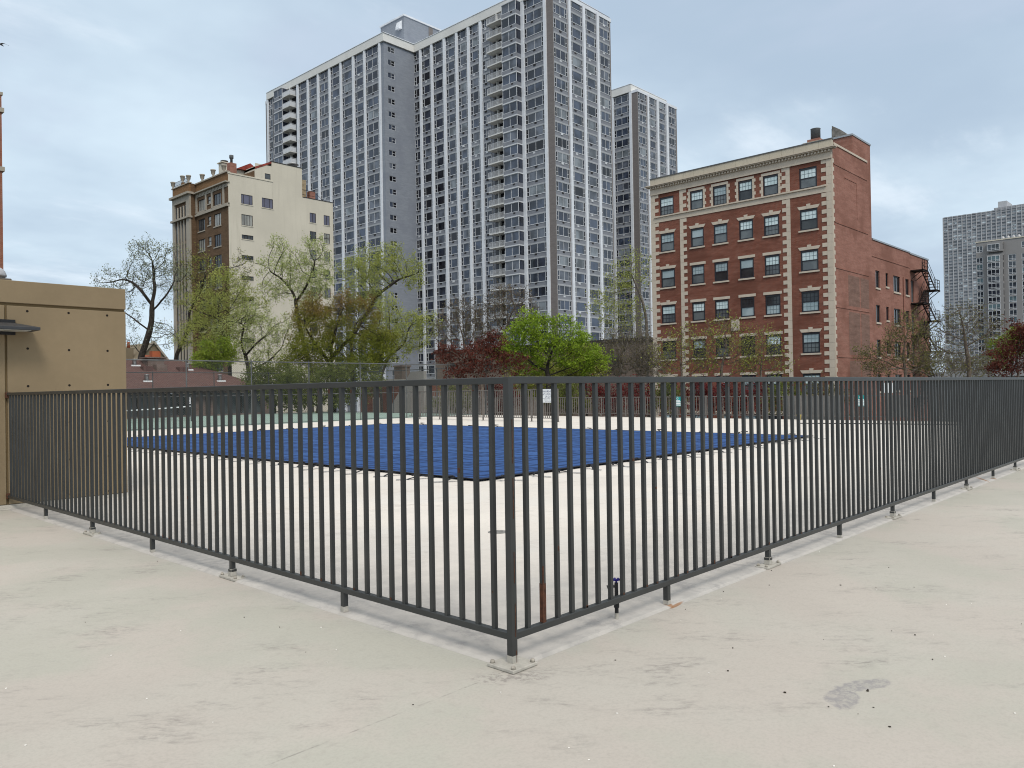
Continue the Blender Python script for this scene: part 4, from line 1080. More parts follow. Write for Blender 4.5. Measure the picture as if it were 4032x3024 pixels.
facade(mb, '-y', YC, 61.0, 63.94, 35.95, 38.5, [o[:4] for o in cops if o[2] > 36], .12)
facade(mb, '-y', YC, 63.94, 69.56, 35.95, 39.25, [], .12)
facade(mb, '-y', YC+.001, 69.56, 75.62, GZ, 34.4, [o[:4] for o in cops if o[0] > 69], .12)
for x_, za, zb in ((63.94, 36, 39.25), (69.56, 34, 39.25), (75.62, GZ, 34.4)): mb.poly([(x_, YC, za), (x_, 130, za), (x_, 130, zb), (x_, YC, zb)])
mb.poly([(61.0, YC, 35.95), (61.0, YC+4, 35.95), (61.0, YC+4, 38.0), (61.0, YC, 38.0)])
mb.build('side_wall', M['cream'], cream)
mb = MB(); mb.box(XC+.15, 63.8, YC+.14, 131, GZ, 35.6); mb.box(63.96, 69.54, YC+.14, 130, GZ, 39.1); mb.box(69.6, 75.5, YC+.14, 130, GZ, 34.2); mb.build('core', M['bronze'], cream)
mb = MB(); mb.box(XC-.02, 64.1, YC-.08, YC+.3, 35.951, 36.15); mb.build('coping', M['cream'], cream)
mb = MB(); mb.box(63.8, 69.65, YC-.06, YC+.3, 39.251, 39.36); mb.box(69.66, 75.7, YC-.05, YC+.25, 34.401, 34.5); mb.build('coping', M['bronze'], cream)
for a, b, z0, z1, n, g in cops:
    if 63.3 < a < 64.7 and z0 < 30: continue
    fr = MB(); w, h = b-a, z1-z0; e = .06
    for q in ((0, e, 0, h), (w-e, w, 0, h), (e, w-e, 0, e), (e, w-e, h-e, h)): fr.box(q[0], q[1], .02, .11, q[2], q[3])
    for k in range(1, n):
        c_ = w*k/n if n != 3 else (w*.22 if k == 1 else w*.72); fr.box(c_-.03, c_+.03, .03, .109, e, h-e)
    if n == 2 and g == 2: fr.box(e, w-e, .025, .105, h*.5-.04, h*.5+.04)
    o = place('window', fr.mesh('window'), '-y', YC, a, z0, cream, M['bronze'])
    pn = MB(); pn.poly([(e, .07, e), (w-e, .07, e), (w-e, .07, h-e), (e, .07, h-e)]); me = pn.mesh('pane'); me.materials.append(GC[g]); inst('pane', me, None, o)
    s_ = MB(); s_.box(-.08, w+.08, -.07, .019, -.13, -.005); me = s_.mesh('sill'); me.materials.append(M['cream']); inst('sill', me, None, o)
# brown front
fops = []
wins = [(121.08, 123.39, 0), (118.89, 119.99, 1), (115.55, 117.92, 0)]
for k in range(9):
    zb = 28.3-3.3*k
    for a, b, s_ in wins: fops.append((a, b, zb+(.55 if s_ else 0), zb+1.95))
fops += [(121.08, 123.39, 31.6, 33.45), (118.89, 119.99, 32.3, 33.5), (115.55, 117.92, 31.6, 33.45)]
mb = MB(); facade(mb, '-x', XC, YC+.002, 124.2, GZ, 33.9, fops, .2); mb.build('front_wall', M['bbrick'], cream)
mb = MB(); mb.box(XC, XC+.3, YC+.1, 124.2, 34.75, 36.2); mb.build('attic_wall', M['obrick'], cream)
mb = MB()
mb.box(XC-.10, XC+.2, YC+.05, 124.1, 33.95, 34.55); mb.box(XC-.55, XC+.2, YC-.15, 124.15, 34.551, 34.75); mb.box(XC-.3, XC+.2, YC-.05, 124.1, 30.85, 31.15); mb.box(XC-.1, XC+.19, YC, 124.1, 31.151, 31.4)
for a, b in ((114.3, 114.75), (118.15, 118.6), (120.25, 120.7), (123.6, 124.1)): mb.box(XC-.14, XC+.15, a, b, 31.41, 33.94)
for k in range(9): y_ = 114.2+k*1.15; mb.lathe(XC-.10, y_, [(.01, 34.0), (.02, 34.45)], 6); mb.prism([(XC-.16, y_+.42*math.cos(t*math.pi/6), 34.45-.38*math.sin(t*math.pi/6)) for t in range(7)], (.05, 0, 0))
mb.box(XC-.2, XC+.4, YC+.05, 124.2, 36.201, 36.4); mb.build('stone_trim', M['lime'], cream)
for a, b, z0, z1 in fops:
    fr = MB(); w, h = b-a, z1-z0; e = .07
    for q in ((0, e, 0, h), (w-e, w, 0, h), (e, w-e, 0, e), (e, w-e, h-e, h)): fr.box(q[0], q[1], .08, .18, q[2], q[3])
    if w > 1.5: fr.box(w*.33-.03, w*.33+.03, .08, .179, e, h-e); fr.box(w*.67-.03, w*.67+.03, .08, .179, e, h-e)
    else: fr.box(e, w-e, .08, .179, h*.5-.03, h*.5+.03)
    o = place('window', fr.mesh('window'), '-x', XC, b, z0, cream, M['bronze'])
    pn = MB(); pn.poly([(e, .13, e), (w-e, .13, e), (w-e, .13, h-e), (e, .13, h-e)]); me = pn.mesh('pane'); me.materials.append(random.choice((GC[1], GC[1], GC[2]))); inst('pane', me, None, o)
    s_ = MB(); s_.box(-.1, w+.1, -.1, .079, -.18, -.005); me = s_.mesh('sill'); me.materials.append(M['lime']); inst('sill', me, None, o)
# loggia tower at the left end
XLG = XC-1.1
mb = MB(); mb.box(XLG+.3, XC+6, 124.25, 130.6, GZ, 36.4); mb.build('loggia_core', M['bbrick'], cream)
mb = MB()
for a, b in ((124.2, 125.5), (129.9, 130.7)): mb.box(XLG, XLG+.29, a, b, GZ, 34.6)
mb.box(XLG-.02, XLG+.29, 125.51, 129.89, 33.6, 34.6); mb.box(XLG-.45, XLG+.6, 123.9, 131.0, 34.601, 34.95); mb.box(XLG-.3, XLG+.4, 124.0, 130.9, 30.7, 31.0)
for y_ in (126.5, 127.6, 128.7): mb.tube([(XLG+.1, y_, 31.01), (XLG+.1, y_, 33.0)], .14, 8); mb.box(XLG+.02, XLG+.28, y_-.12, y_+.12, GZ, 30.69)
mb.box(XLG-.1, XLG+.4, 124.1, 130.8, 36.41, 36.55); mb.build('loggia_stone', M['lime'], cream)
mb = MB()
for k in range(8):
    for y0_, y1_ in ((125.6, 126.35), (126.65, 127.45), (127.75, 128.55), (128.85, 129.8)): mb.box(XLG+.22, XLG+.299, y0_, y1_, 27.2-3.3*k+(4 if k == 0 else 0)*0, 30.0-3.3*k)
for y0_, y1_ in ((125.6, 126.35), (126.65, 127.45), (127.75, 128.55), (128.85, 129.8)):
    mb.box(XLG+.22, XLG+.299, y0_, y1_, 31.1, 32.7); mb.prism([(XLG+.22, (y0_+y1_)/2+(y1_-y0_)/2*math.cos(t*math.pi/8), 32.701+.4*math.sin(t*math.pi/8)) for t in range(9)], (.079, 0, 0))
mb.build('loggia_opening', GC[1], cream)
mb = MB(); mb.box(XLG+.05, XLG+.28, 124.25, 130.6, 34.951, 36.4); mb.build('attic_wall', M['obrick'], cream)
ub = MB(); ub.lathe(0, 0, [(.20, 0), (.20, .12), (.12, .22), (.30, .5), (.36, .95), (.42, 1.0), (.42, 1.15), (.33, 1.16)], 12); um = ub.mesh('urn'); um.materials.append(M['lime'])
for x_, y_, z_ in ((XLG+.1, 130.5, 36.56), (XLG+.1, 126.8, 36.9), (XLG+.1, 124.6, 36.56), (XC+.1, 122.0, 36.41), (XC+.1, 118.2, 36.41), (XC+.1, 114.6, 36.41)):
    inst('urn', um, None, cream, Vector((x_, y_, z_))-cream.location)
mb = MB(); mb.box(XLG+.0, XLG+.35, 126.4, 127.2, 36.551, 36.9); mb.build('urn_plinth', M['obrick'], cream)
mb = MB()
for z in (36.9, 37.5): mb.bar((XLG+.2, 124.9, z), (XLG+.2, 130.3, z), .04)
y_ = 125.0
while y_ < 130.3: mb.bar((XLG+.2, y_, 36.55), (XLG+.2, y_, 37.5), .03); y_ += .2
mb.build('roof_railing', M['coping'], cream)
mb = MB(); mb.box(58.0, 59.3, 118.0, 119.3, 36, 39.0, 0); mb.box(57.8, 59.5, 117.8, 119.5, 39.001, 39.15, 0); mb.lathe(58.65, 118.65, [(.3, 39.151), (.3, 39.4), (.6, 39.41), (.6, 39.5)], 12, True, 1); mb.build('chimney', [M['cream'], M['coping']], cream)
mb = MB(); mb.box(57.5, 58.6, 114.5, 115.5, 36, 38.2, 0); mb.lathe(58.0, 115, [(.2, 38.201), (.2, 38.9), (.33, 39.0), (.33, 39.5)], 10, True, 1); mb.build('chimney', [M['pink'], M['coping']], cream)
mb = MB(); mb.box(59.8, 63.9, 116.5, 124, 36, 37.9); mb.build('roof_room', M['cream'], cream)
mb = MB(); mb.prism([(59.4, 116.0, 37.9), (64.0, 116.0, 37.9), (61.8, 116.0, 39.2)], (0, 8.2, 0)); mb.prism([(61.0, YC-.05, 37.9), (63.9, YC-.05, 39.3), (63.9, YC-.05, 38.95), (61.0, YC-.05, 37.55)], (0, 4, 0)); mb.build('tiled_roof', M['rtile'], cream)
mb = MB(); mb.prism([(58.9, YC+.2, 36.16), (60.98, YC+.2, 36.16), (60.98, YC+.2, 37.3)], (0, .1, 0)); mb.build('awning', M['bbrick'], cream)
mb = MB(); mb.box(70.0, 72.8, 117, 119.5, 34.3, 38.6); mb.build('roof_stack', simple('yellow_brick', (.36, .29, .19), .9, .2, 2), cream)
mb = MB(); mb.lathe(70.9, 118, [(.5, 38.601), (.5, 40.6), (.4, 40.9)], 14); mb.lathe(70.9, 118, [(.75, 41.1), (1.0, 41.15), (.3, 41.5)], 14); mb.build('flue', M['vent'], cream)
mb = MB(); mb.box(73.0, 74.0, 116, 117, 34.3, 36.6); mb.build('chimney', M['pink'], cream)
mb = MB(); [mb.bar((69.7, YC+.4, z), (72.2, YC+.4, z), .05) for z in (35.0, 35.8)]; mb.bar((71.0, YC+.4, 34.5), (71.0, YC+.4, 35.8), .05); mb.bar((72.2, YC+.4, 35.8), (74, YC+.4, 34.5), .05); mb.build('roof_railing', M['iron'], cream)

# ------------------------------------------------------------------ far towers on the right
M['far'] = simple('far_concrete', (.34, .35, .375), .9, .08, .02); M['far_l'] = simple('far_fin', (.43, .44, .46), .9, .05, .05)  # distance haze is put into these pale greys and the far glass tones
FG = [glass('far_glass', (.15, .165, .19), .1, .3), glass('far_blind', (.68, .74, .77), .3, .1), glass('far_mid', (.30, .33, .36), .2, .2)]
XF = 769.5
far = thing('far_tower', 'distant pale grey slab tower with a grid facade and a square roof block', 'building', (780, 165, GZ))
mb = MB(); mb.box(XF+.6, 800, 90, 195.8, GZ, 147.6); mb.box(XF+.6, 800, 90, 156.3, 147.6, 149.8); mb.build('core', M['far'], far)
mb = MB(); mb.box(XF+5, 795, 147.7, 154.2, 149.8, 155.5); mb.build('roof_block', M['far_l'], far)
y_ = 195.6; fins = []
while y_ > 95: fins.append(y_); y_ -= 3.72
mb = MB()
for f_ in fins: mb.box(XF-.5, XF+.59, f_-.32, f_+.32, GZ, 147.2 if f_ > 156 else 149.5)
mb.build('facade_fin', M['far_l'], far)
mb = MB()
for k in range(53): mb.box(XF, XF+.59, 95, 195.6, 146.6-2.8*k-1.35, 146.6-2.8*k-.02)
mb.box(XF-.3, XF+.59, 95, 195.9, 147.0, 147.7); mb.build('floor_band', M['far'], far)
wf = MB(); wf.poly([(0, 0, 0), (3.08, 0, 0), (3.08, 0, 1.42), (0, 0, 1.42)]); rest = MB(); cnt = 0
fms = []
for g in FG: me = wf.mesh('window'); me.materials.append(g); fms.append(me)
for k in range(50):
    for i in range(len(fins)-1):
        r_ = random.random(); g = 1 if r_ < .17 else (2 if r_ < .35 else 0); z = 146.6-2.8*k; half = random.random() < .4 and g == 1
        if cnt < 100 and i < 9: place('window', fms[g], '-x', XF+.35, fins[i]-.32, z, far); cnt += 1
        else: rest.poly([(XF+.35, fins[i]-.32, z), (XF+.35, fins[i+1]+.32, z), (XF+.35, fins[i+1]+.32, z+1.42), (XF+.35, fins[i]-.32, z+1.42)], g)
        if half: rest.poly([(XF+.33, fins[i]-.6, z), (XF+.33, fins[i]-2.0, z), (XF+.33, fins[i]-2.0, z+.8), (XF+.33, fins[i]-.6, z+.8)], 0)
o = rest.build('window', FG, far); o['kind'] = 'stuff'

XG = 370.47
M['gconc'] = streaked('warm_grey_concrete', (.275, .268, .268), (.19, .185, .185), .4, .9, .05)
grey = thing('grey_apartment_block', 'warm grey apartment block with white framed windows in front of the distant slab tower', 'building', (380, 70, GZ))
gops = []
cols_g = [(78.4, 80.75, 2), (66.57, 69.29, 2), (60.2, 64.6, 3), (54.0, 56.6, 2)]
zrows = [(55.58, 58.17)]+[(50.9-2.83*k, 53.35-2.83*k) for k in range(18)]
for a, b, n in cols_g:
    for i, (z0, z1) in enumerate(zrows):
        if i == 0 and (a, b) != (78.4, 80.75) and n == 2: continue
        gops.append((a, b, z0, z1, n))
mb = MB(); facade(mb, '-x', XG, 45, 80.87, GZ, 59.7, [o[:4] for o in gops], .3); mb.build('front_wall', M['gconc'], grey)
mb = MB(); mb.box(XG+.35, 395, 45, 80.8, GZ, 59.6); mb.build('core', M['gconc'], grey)
mb = MB(); mb.box(XG-.2, 395, 44.9, 81.0, 59.701, 60.1); mb.build('coping', M['cream'], grey)
WG = {}
def gwin(w, h, n, y0_=.05):
    fr = MB(); e = .16
    for q in ((0, e, 0, h), (w-e, w, 0, h), (e, w-e, 0, e), (e, w-e, h-e, h)): fr.box(q[0], q[1], y0_, y0_+.2, q[2], q[3])
    for k in range(1, n): fr.box(w*k/n-.07, w*k/n+.07, y0_+.01, y0_+.2, e, h-e)
    fr.box(e, w-e, y0_+.02, y0_+.19, h*.27-.06, h*.27+.06)
    pn = MB(); pn.poly([(e, y0_+.12, e), (w-e, y0_+.12, e), (w-e, y0_+.12, h-e), (e, y0_+.12, h-e)]); return fr, pn
PGG = [glass('grey_pane_dark', (.015, .018, .028), .05), glass('grey_pane_teal', (.10, .15, .17), .05, .3), glass('grey_pane_mid', (.045, .055, .07), .05)]
def put_gwin(a, b, z0, z1, n, f):
    k = (round(b-a, 2), round(z1-z0, 2), n)
    if k not in WG: fr, pn = gwin(b-a, z1-z0, n); me = fr.mesh('window'); me.materials.append(M['wframe']); WG[k] = (me, pn, {})
    me, pn, d_ = WG[k]; g = random.choice((0, 0, 2, 2, 1))
    if g not in d_: p_ = pn.mesh('pane'); p_.materials.append(PGG[g]); d_[g] = p_
    o = place('window', me, '-x', f, b, z0, grey); inst('pane', d_[g], None, o)
for a, b, z0, z1, n in gops: put_gwin(a, b, z0, z1, n, XG)
mb = MB(); mb.box(XG-1.6, XG-.001, 70.9, 76.6, 55.0, 58.9)
mb.box(XG-1.6, XG-.001, 70.9, 76.6, -4, 53.9); mb.build('bay', M['gconc'], grey)
for z0, z1 in zrows: put_gwin(72.0, 76.4, z0, z1, 3, XG-1.86)
mb = MB()
for z0, z1 in zrows: mb.box(XG-1.2, XG-.3, 70.85, 70.899, z0+.3, z1-.1)
mb.build('side_pane', PGG[0], grey)
mb = MB(); mb.lathe(378, 62.5, [(.8, 60.1), (.8, 74)], 12); mb.build('flue', M['black'], grey)
mb = MB()
for k in range(4): mb.lathe(373, 71.5-1.9*k, [(.7, 60.1), (.7, 60.8), (.1, 61.6)], 8)
mb.build('roof_fan', M['vent'], grey)

# ------------------------------------------------------------------ low buildings and the left edge
M['edge_red'] = brick('edge_brick', (.25, .085, .05), (.31, .11, .065), (.28, .18, .14), .215, .075, .5)
lb = thing('brick_building', 'red brick building with stone ledges just showing at the left edge of the photo', 'building', (5, 66, GZ))
mb = MB(); mb.box(-14, 12.62, 60, 74, GZ, 22.5); mb.build('wall', M['edge_red'], lb)
mb = MB()
for z in (21.3, 17.2): mb.box(-14, 12.75, 59.88, 59.999, z, z+.3); mb.box(12.621, 12.751, 60, 74, z, z+.3)
mb.box(-14.1, 12.7, 59.95, 74.1, 22.501, 22.7); mb.build('ledge', M['lime'], lb)

M['shingle'] = simple('brown_red_shingle', (.125, .062, .056), .95, .25, .9, .15)
def shingle():
    m, nt, b = mat('brown_shingle'); p = pos(nt); x, y, z = sep(nt, p)
    t = nt.nodes.new('ShaderNodeTexBrick'); lk(nt, comb(nt, x, mth(nt, 'MULTIPLY', y, 1.0), 0.0), t.inputs['Vector']); t.inputs['Scale'].default_value = 1
    t.inputs['Brick Width'].default_value = .33; t.inputs['Row Height'].default_value = .16; t.inputs['Mortar Size'].default_value = .012
    t.inputs['Color1'].default_value = (.135, .080, .072, 1); t.inputs['Color2'].default_value = (.11, .064, .058, 1); t.inputs['Mortar'].default_value = (.06, .032, .03, 1)
    n1 = noise(nt, p, .7, 5, .6); lk(nt, mixc(nt, mth(nt, 'MULTIPLY', ramp(nt, n1, .4, .7), .4), t.outputs['Color'], (.085, .052, .048)), b.inputs['Base Color']); b.inputs['Roughness'].default_value = .95; b.inputs['Specular IOR Level'].default_value = .1
    return m
M['shingle'] = shingle()
hut = thing('pavilion', 'low pavilion with a brown shingle hip roof beyond the green court', 'building', (22, 66, GZ))
hx0, hx1, hy0, hy1, ze, zr = 3.0, 34.2, 61.2, 75.5, 1.86, 4.72
mb = MB(); R1, R2 = (10, 68.3, zr), (28.2, 68.3, zr)
e_ = [(hx0, hy0, ze), (hx1, hy0, ze), (hx1, hy1, ze), (hx0, hy1, ze)]
mb._add(e_+[R1, R2], [(0, 1, 5, 4), (1, 2, 5), (2, 3, 4, 5), (3, 0, 4)]); mb._add([(p[0], p[1], p[2]-.22) for p in e_]+e_, [(0, 1, 5, 4), (1, 2, 6, 5), (2, 3, 7, 6), (3, 0, 4, 7), (3, 2, 1, 0)], m=1)
rf = mb.build('roof', [M['shingle'], M['bronze']], hut)
M['hbrick'] = brick('pavilion_brick', (.145, .095, .08), (.19, .125, .105), (.27, .24, .22), .215, .075, .5)
mb = MB()
for a, b in ((5, 5.6), (10, 10.5), (14.2, 14.7), (19, 19.5), (23.85, 24.2), (26.95, 27.85), (28.35, 28.7), (33.3, 33.8)): mb.box(a, b, 61.9, 62.4, GZ, 1.63)
mb.box(4.9, 33.8, 62.05, 62.4, GZ, -.2); mb.box(33.4, 33.8, 62.4, 74.9, GZ, 1.63); mb.box(4.9, 5.2, 62.4, 74.9, GZ, 1.63); mb.build('wall', M['hbrick'], hut)
mb = MB(); mb.box(5.2, 33.4, 62.25, 62.3, -.19, 1.6); mb.build('glazing', glass('pavilion_glass', (.07, .085, .09), .06, .6), hut)
mb = MB()
for a in (7.2, 8.6, 12, 13.2, 16.2, 17.5, 21, 22.3, 25.5, 26.4, 29.6, 30.1, 31.2, 32.4): mb.box(a, a+.09, 62.15, 62.249, -.19, 1.6)
mb.build('mullion', M['bronze'], hut)
def roofz(y): return ze+(zr-ze)*(y-hy0)/(68.3-hy0)
mb = MB(); mb.box(24.9, 26.3, 66.3, 67.5, 3.4, 4.72); mb.box(25.3, 26.2, 65.5, 66.29, 3.2, 4.15); mb.box(24.7, 26.5, 66.1, 67.7, 4.721, 4.82); mb.build('chimney', M['hbrick'], hut)
mb = MB(); mb.box(25.4, 26.1, 66.6, 67.2, 4.821, 5.35); mb.build('chimney_pot', simple('orange_terracotta', (.38, .105, .045), .8), hut)
def vent(x_, y_): 
    mb = MB(); z = roofz(y_); mb.lathe(x_, y_, [(.17, z-.1), (.17, z+.42), (.2, z+.45), (.2, z+.5)], 10, True, 0); mb.box(x_-.38, x_+.38, y_-.35, y_-.2, z-.18, z-.02, 1); mb.build('roof_vent', [M['steel'], M['white_sign']], hut)
for x_, y_ in ((24.0, 66.9), (28.2, 66.0), (23.6, 63.4), (29.9, 63.4)): vent(x_, y_)
mb = MB()
for x_, y_ in ((24.6, 65.9), (27.6, 65.8)): z = roofz(y_); mb.box(x_-.4, x_+.4, y_-.4, y_+.3, z-.3, z+.22)
mb.build('roof_hatch', M['shingle'], hut)

sh = thing('stone_house', 'old stone house gable and chimney pots peeping over the pavilion roof beside the bare tree', 'building', (36, 97, GZ))
M['ostone'] = streaked('sooty_stone', (.20, .165, .115), (.09, .075, .06), .7, .95, .6)
mb = MB(); mb.prism([(34.6, 93.4, GZ), (38.2, 93.4, GZ), (38.2, 93.4, 5.7), (36.5, 93.4, 7.9), (34.6, 93.4, 5.7)], (0, 8, 0)); mb.build('gable', M['ostone'], sh)
mb = MB(); mb.box(32.6, 34.59, 93.6, 99, GZ, 5.4); mb.build('wall', M['ostone'], sh)
mb = MB(); mb.box(33.7, 34.9, 95.2, 96.4, 5.4, 7.25); mb.build('chimney', M['ostone'], sh)
mb = MB()
for x_ in (34.0, 34.55): mb.lathe(x_, 95.8, [(.2, 7.251), (.16, 8.0)], 8)
mb.lathe(35.6, 93.0, [(.3, 5.5), (.26, 6.3)], 8); mb.build('chimney_pot', simple('red_pot', (.30, .09, .05), .8), sh)
mb = MB(); mb.bar((36.5, 93.3, 8.0), (38.4, 93.3, 5.55), .22); mb.bar((36.5, 93.3, 8.0), (34.4, 93.3, 5.55), .22); mb.build('verge', M['lime'], sh)

br = thing('brown_building', 'low dark brown flat roofed building at the foot of the towers behind the trees', 'building', (92, 82, GZ))
M['dbrown'] = brick('dark_brown_brick', (.16, .122, .10), (.195, .15, .122), (.19, .16, .14), .215, .075, .5)
mb = MB(); mb.box(88, 98, 58, 101, GZ, 8.0); mb.build('wall', M['dbrown'], br)
mb = MB(); mb.box(87.7, 98.3, 57.7, 101.3, 8.001, 8.4); mb.build('coping', M['bronze'], br)
for k in range(9): mb = MB(); mb.box(87.96, 87.999, 62+k*4.2, 63.6+k*4.2, 4.4, 6.2); mb.build('window', PB[3], br)

ab = thing('brick_annex', 'low red brick annex with a chimney and a sloping concrete stair wall beyond the court', 'building', (46, 58, GZ))
mb = MB(); mb.box(44.2, 50, 56.0, 62.5, GZ, 2.5); mb.build('wall', M['red'], ab)
mb = MB(); mb.box(44.1, 50.1, 55.9, 62.6, 2.501, 2.68); mb.build('coping', M['stone_d'], ab)
mb = MB(); mb.box(45.4, 46.4, 57.3, 58.5, 2.681, 3.9); mb.box(45.3, 46.5, 57.2, 58.6, 3.901, 4.05); mb.build('chimney', M['dbrown'], ab)
mb = MB(); mb.box(44.1, 44.199, 59.2, 60.3, -2.5, .95); o = mb.build('door', M['stone'], ab)
mb = MB(); mb.box(44.02, 44.099, 59.35, 60.12, -2.4, .8); mb.build('pane', PB[2], o)
mb = MB(); mb.prism([(43.2, 58.2, -2.6), (43.2, 58.2, -1.9), (43.2, 53.3, 3.3), (43.2, 51.5, 3.3), (43.2, 51.5, -2.6)], (.35, 0, 0)); mb.build('stair_wall', streaked('grey_concrete', (.30, .29, .27), (.17, .165, .16), .5), ab)
mb = MB()
for y_ in (49.5, 50.5, 51.2): pass
mb.box(43.6, 48, 48, 53, GZ, 1.0); mb.build('landing', M['gconc'], ab)

pb = thing('pale_house', 'pale grey low house glimpsed through the trees above the right hand fence', 'building', (150, 28, GZ))
mb = MB(); mb.box(150, 165, 20, 44, GZ, 2.4); mb.build('wall', streaked('pale_siding', (.30, .31, .32), (.2, .2, .2), .3), pb)
mb = MB(); mb.prism([(149.4, 19.5, 2.4), (149.4, 44.5, 2.4), (152, 44.5, 3.4), (152, 19.5, 3.4)], (.01, 0, 0)); mb.box(150, 165, 19.8, 44.2, 2.401, 2.6); mb.build('roof', M['coping'], pb)
for k in range(5): mb = MB(); mb.box(149.95, 149.999, 22+k*4.4, 23.6+k*4.4, .2, 1.8); mb.build('window', PB[2], pb)

# gull
bird = thing('bird', 'grey gull gliding at the upper left edge of the sky', 'bird', tuple(at(6, 173, 60)))
M['gull'] = simple('gull_grey', (.16, .18, .2), .8, .2, 6)
bc = Vector(at(2, 174, 60)); r_ = Vector(Rv); u_ = Vector((0, 0, 1)); f_ = Vector(Fv)
def gull_wing(s):
    mb = MB(); prof = [(0, .0, .10), (.18, .06, .10), (.36, .02, .075), (.55, -.08, .045), (.66, -.10, .012)]; vs = []
    for a, h, c_ in prof:
        for t_, th in ((-1, 0), (0, .02), (1, 0), (0, -.012)): vs.append(bc+r_*(a*s)+u_*(h+th*c_*8)+f_*(t_*c_))
    fs = [(i*4+j, i*4+(j+1) % 4, (i+1)*4+(j+1) % 4, (i+1)*4+j) for i in range(4) for j in range(4)]
    mb._add(vs, fs, True); mb.build('wing', M['gull'], bird)
gull_wing(1); gull_wing(-1)
mb = MB(); mb.tube([bc-f_*.26, bc-f_*.2, bc-f_*.08, bc+f_*.08, bc+f_*.22, bc+f_*.34], [.012, .04, .065, .06, .04, .03], 10); mb.build('body', M['gull'], bird)

# ------------------------------------------------------------------ trees
def leaf_mat(name, c1, c2, c3=None, hz=None):
    m, nt, b = mat(name); p = pos(nt); g = nt.nodes.new('ShaderNodeNewGeometry')
    n1 = noise(nt, p, .8, 3, .5)
    k = mth(nt, 'ADD', mth(nt, 'MULTIPLY', g.outputs['Random Per Island'], .65), mth(nt, 'MULTIPLY', ramp(nt, n1, .35, .65), .45), None, True)
    col = mixc(nt, k, c1, c2)
    if c3:                                   # young reddish growth in the upper part of the crown
        x, y, z = sep(nt, p); n2 = noise(nt, p, 1.1, 3, .5)
        f = mth(nt, 'MULTIPLY', ramp(nt, mth(nt, 'ADD', z, mth(nt, 'MULTIPLY', mth(nt, 'SUBTRACT', n2, .5), 9.0)), hz[0], hz[1]), .75)
        col = mixc(nt, f, col, mixc(nt, g.outputs['Random Per Island'], tuple(k_*.6 for k_ in c3), tuple(k_*1.3 for k_ in c3)))
    out = nt.nodes['Material Output']; tr = nt.nodes.new('ShaderNodeBsdfTranslucent'); mx = nt.nodes.new('ShaderNodeMixShader'); mx.inputs[0].default_value = .33
    lk(nt, col, b.inputs['Base Color']); lk(nt, col, tr.inputs['Color']); b.inputs['Roughness'].default_value = .6; b.inputs['Specular IOR Level'].default_value = .25
    lk(nt, b.outputs[0], mx.inputs[1]); lk(nt, tr.outputs[0], mx.inputs[2]); lk(nt, mx.outputs[0], out.inputs[0])
    return m
def np_mesh(name, v, q):
    me = bpy.data.meshes.new(name); k = q.shape[1]
    me.vertices.add(len(v)); me.vertices.foreach_set('co', np.ascontiguousarray(v, dtype=np.float32).ravel())
    me.loops.add(q.size); me.loops.foreach_set('vertex_index', np.ascontiguousarray(q, dtype=np.int32).ravel())
    me.polygons.add(len(q)); me.polygons.foreach_set('loop_start', np.arange(0, q.size, k, dtype=np.int32)); me.polygons.foreach_set('loop_total', np.full(len(q), k, dtype=np.int32))
    me.update(calc_edges=True); me.validate()
    return me
def unit(a): return a/np.maximum(1e-9, np.linalg.norm(a, axis=-1, keepdims=True))
def grow(seed_pts, att, step, dinf, dkill, droop=0.0, jit=.16, iters=140, rng=RNG, par0=None):
    """space colonisation: limbs reach for the points of the crown"""
    P = [np.array(p) for p in seed_pts]; par = list(par0) if par0 else list(range(-1, len(P)-1))
    P = np.array(P)
    A = att.copy(); d = np.full(len(A), 1e9); ni = np.zeros(len(A), int)
    def upd(i0):
        nonlocal d, ni
        dd = np.linalg.norm(A[:, None]-P[None, i0:], axis=2); j = dd.argmin(1); mn = dd[np.arange(len(A)), j]
        better = mn < d; d[better] = mn[better]; ni[better] = j[better]+i0
    upd(0); last = None
    for it in range(iters):
        if len(A) < 3: break
        act = d < dinf
        if not act.any():
            act = d <= d.min()+1e-6
        nodes = np.unique(ni[act]); new = []; pp = []
        for n_ in nodes:
            v = unit(A[act & (ni == n_)]-P[n_]).sum(0)
            v = unit(v)+rng.normal(0, jit, 3); v[2] -= droop
            new.append(P[n_]+unit(v)*step); pp.append(n_)
        if not new: break
        i0 = len(P); P = np.vstack([P, np.array(new)]); par += pp
        upd(i0); keep = d > dkill
        A, d, ni = A[keep], d[keep], ni[keep]
        if len(P) > 9000: break
    return P, np.array(par)
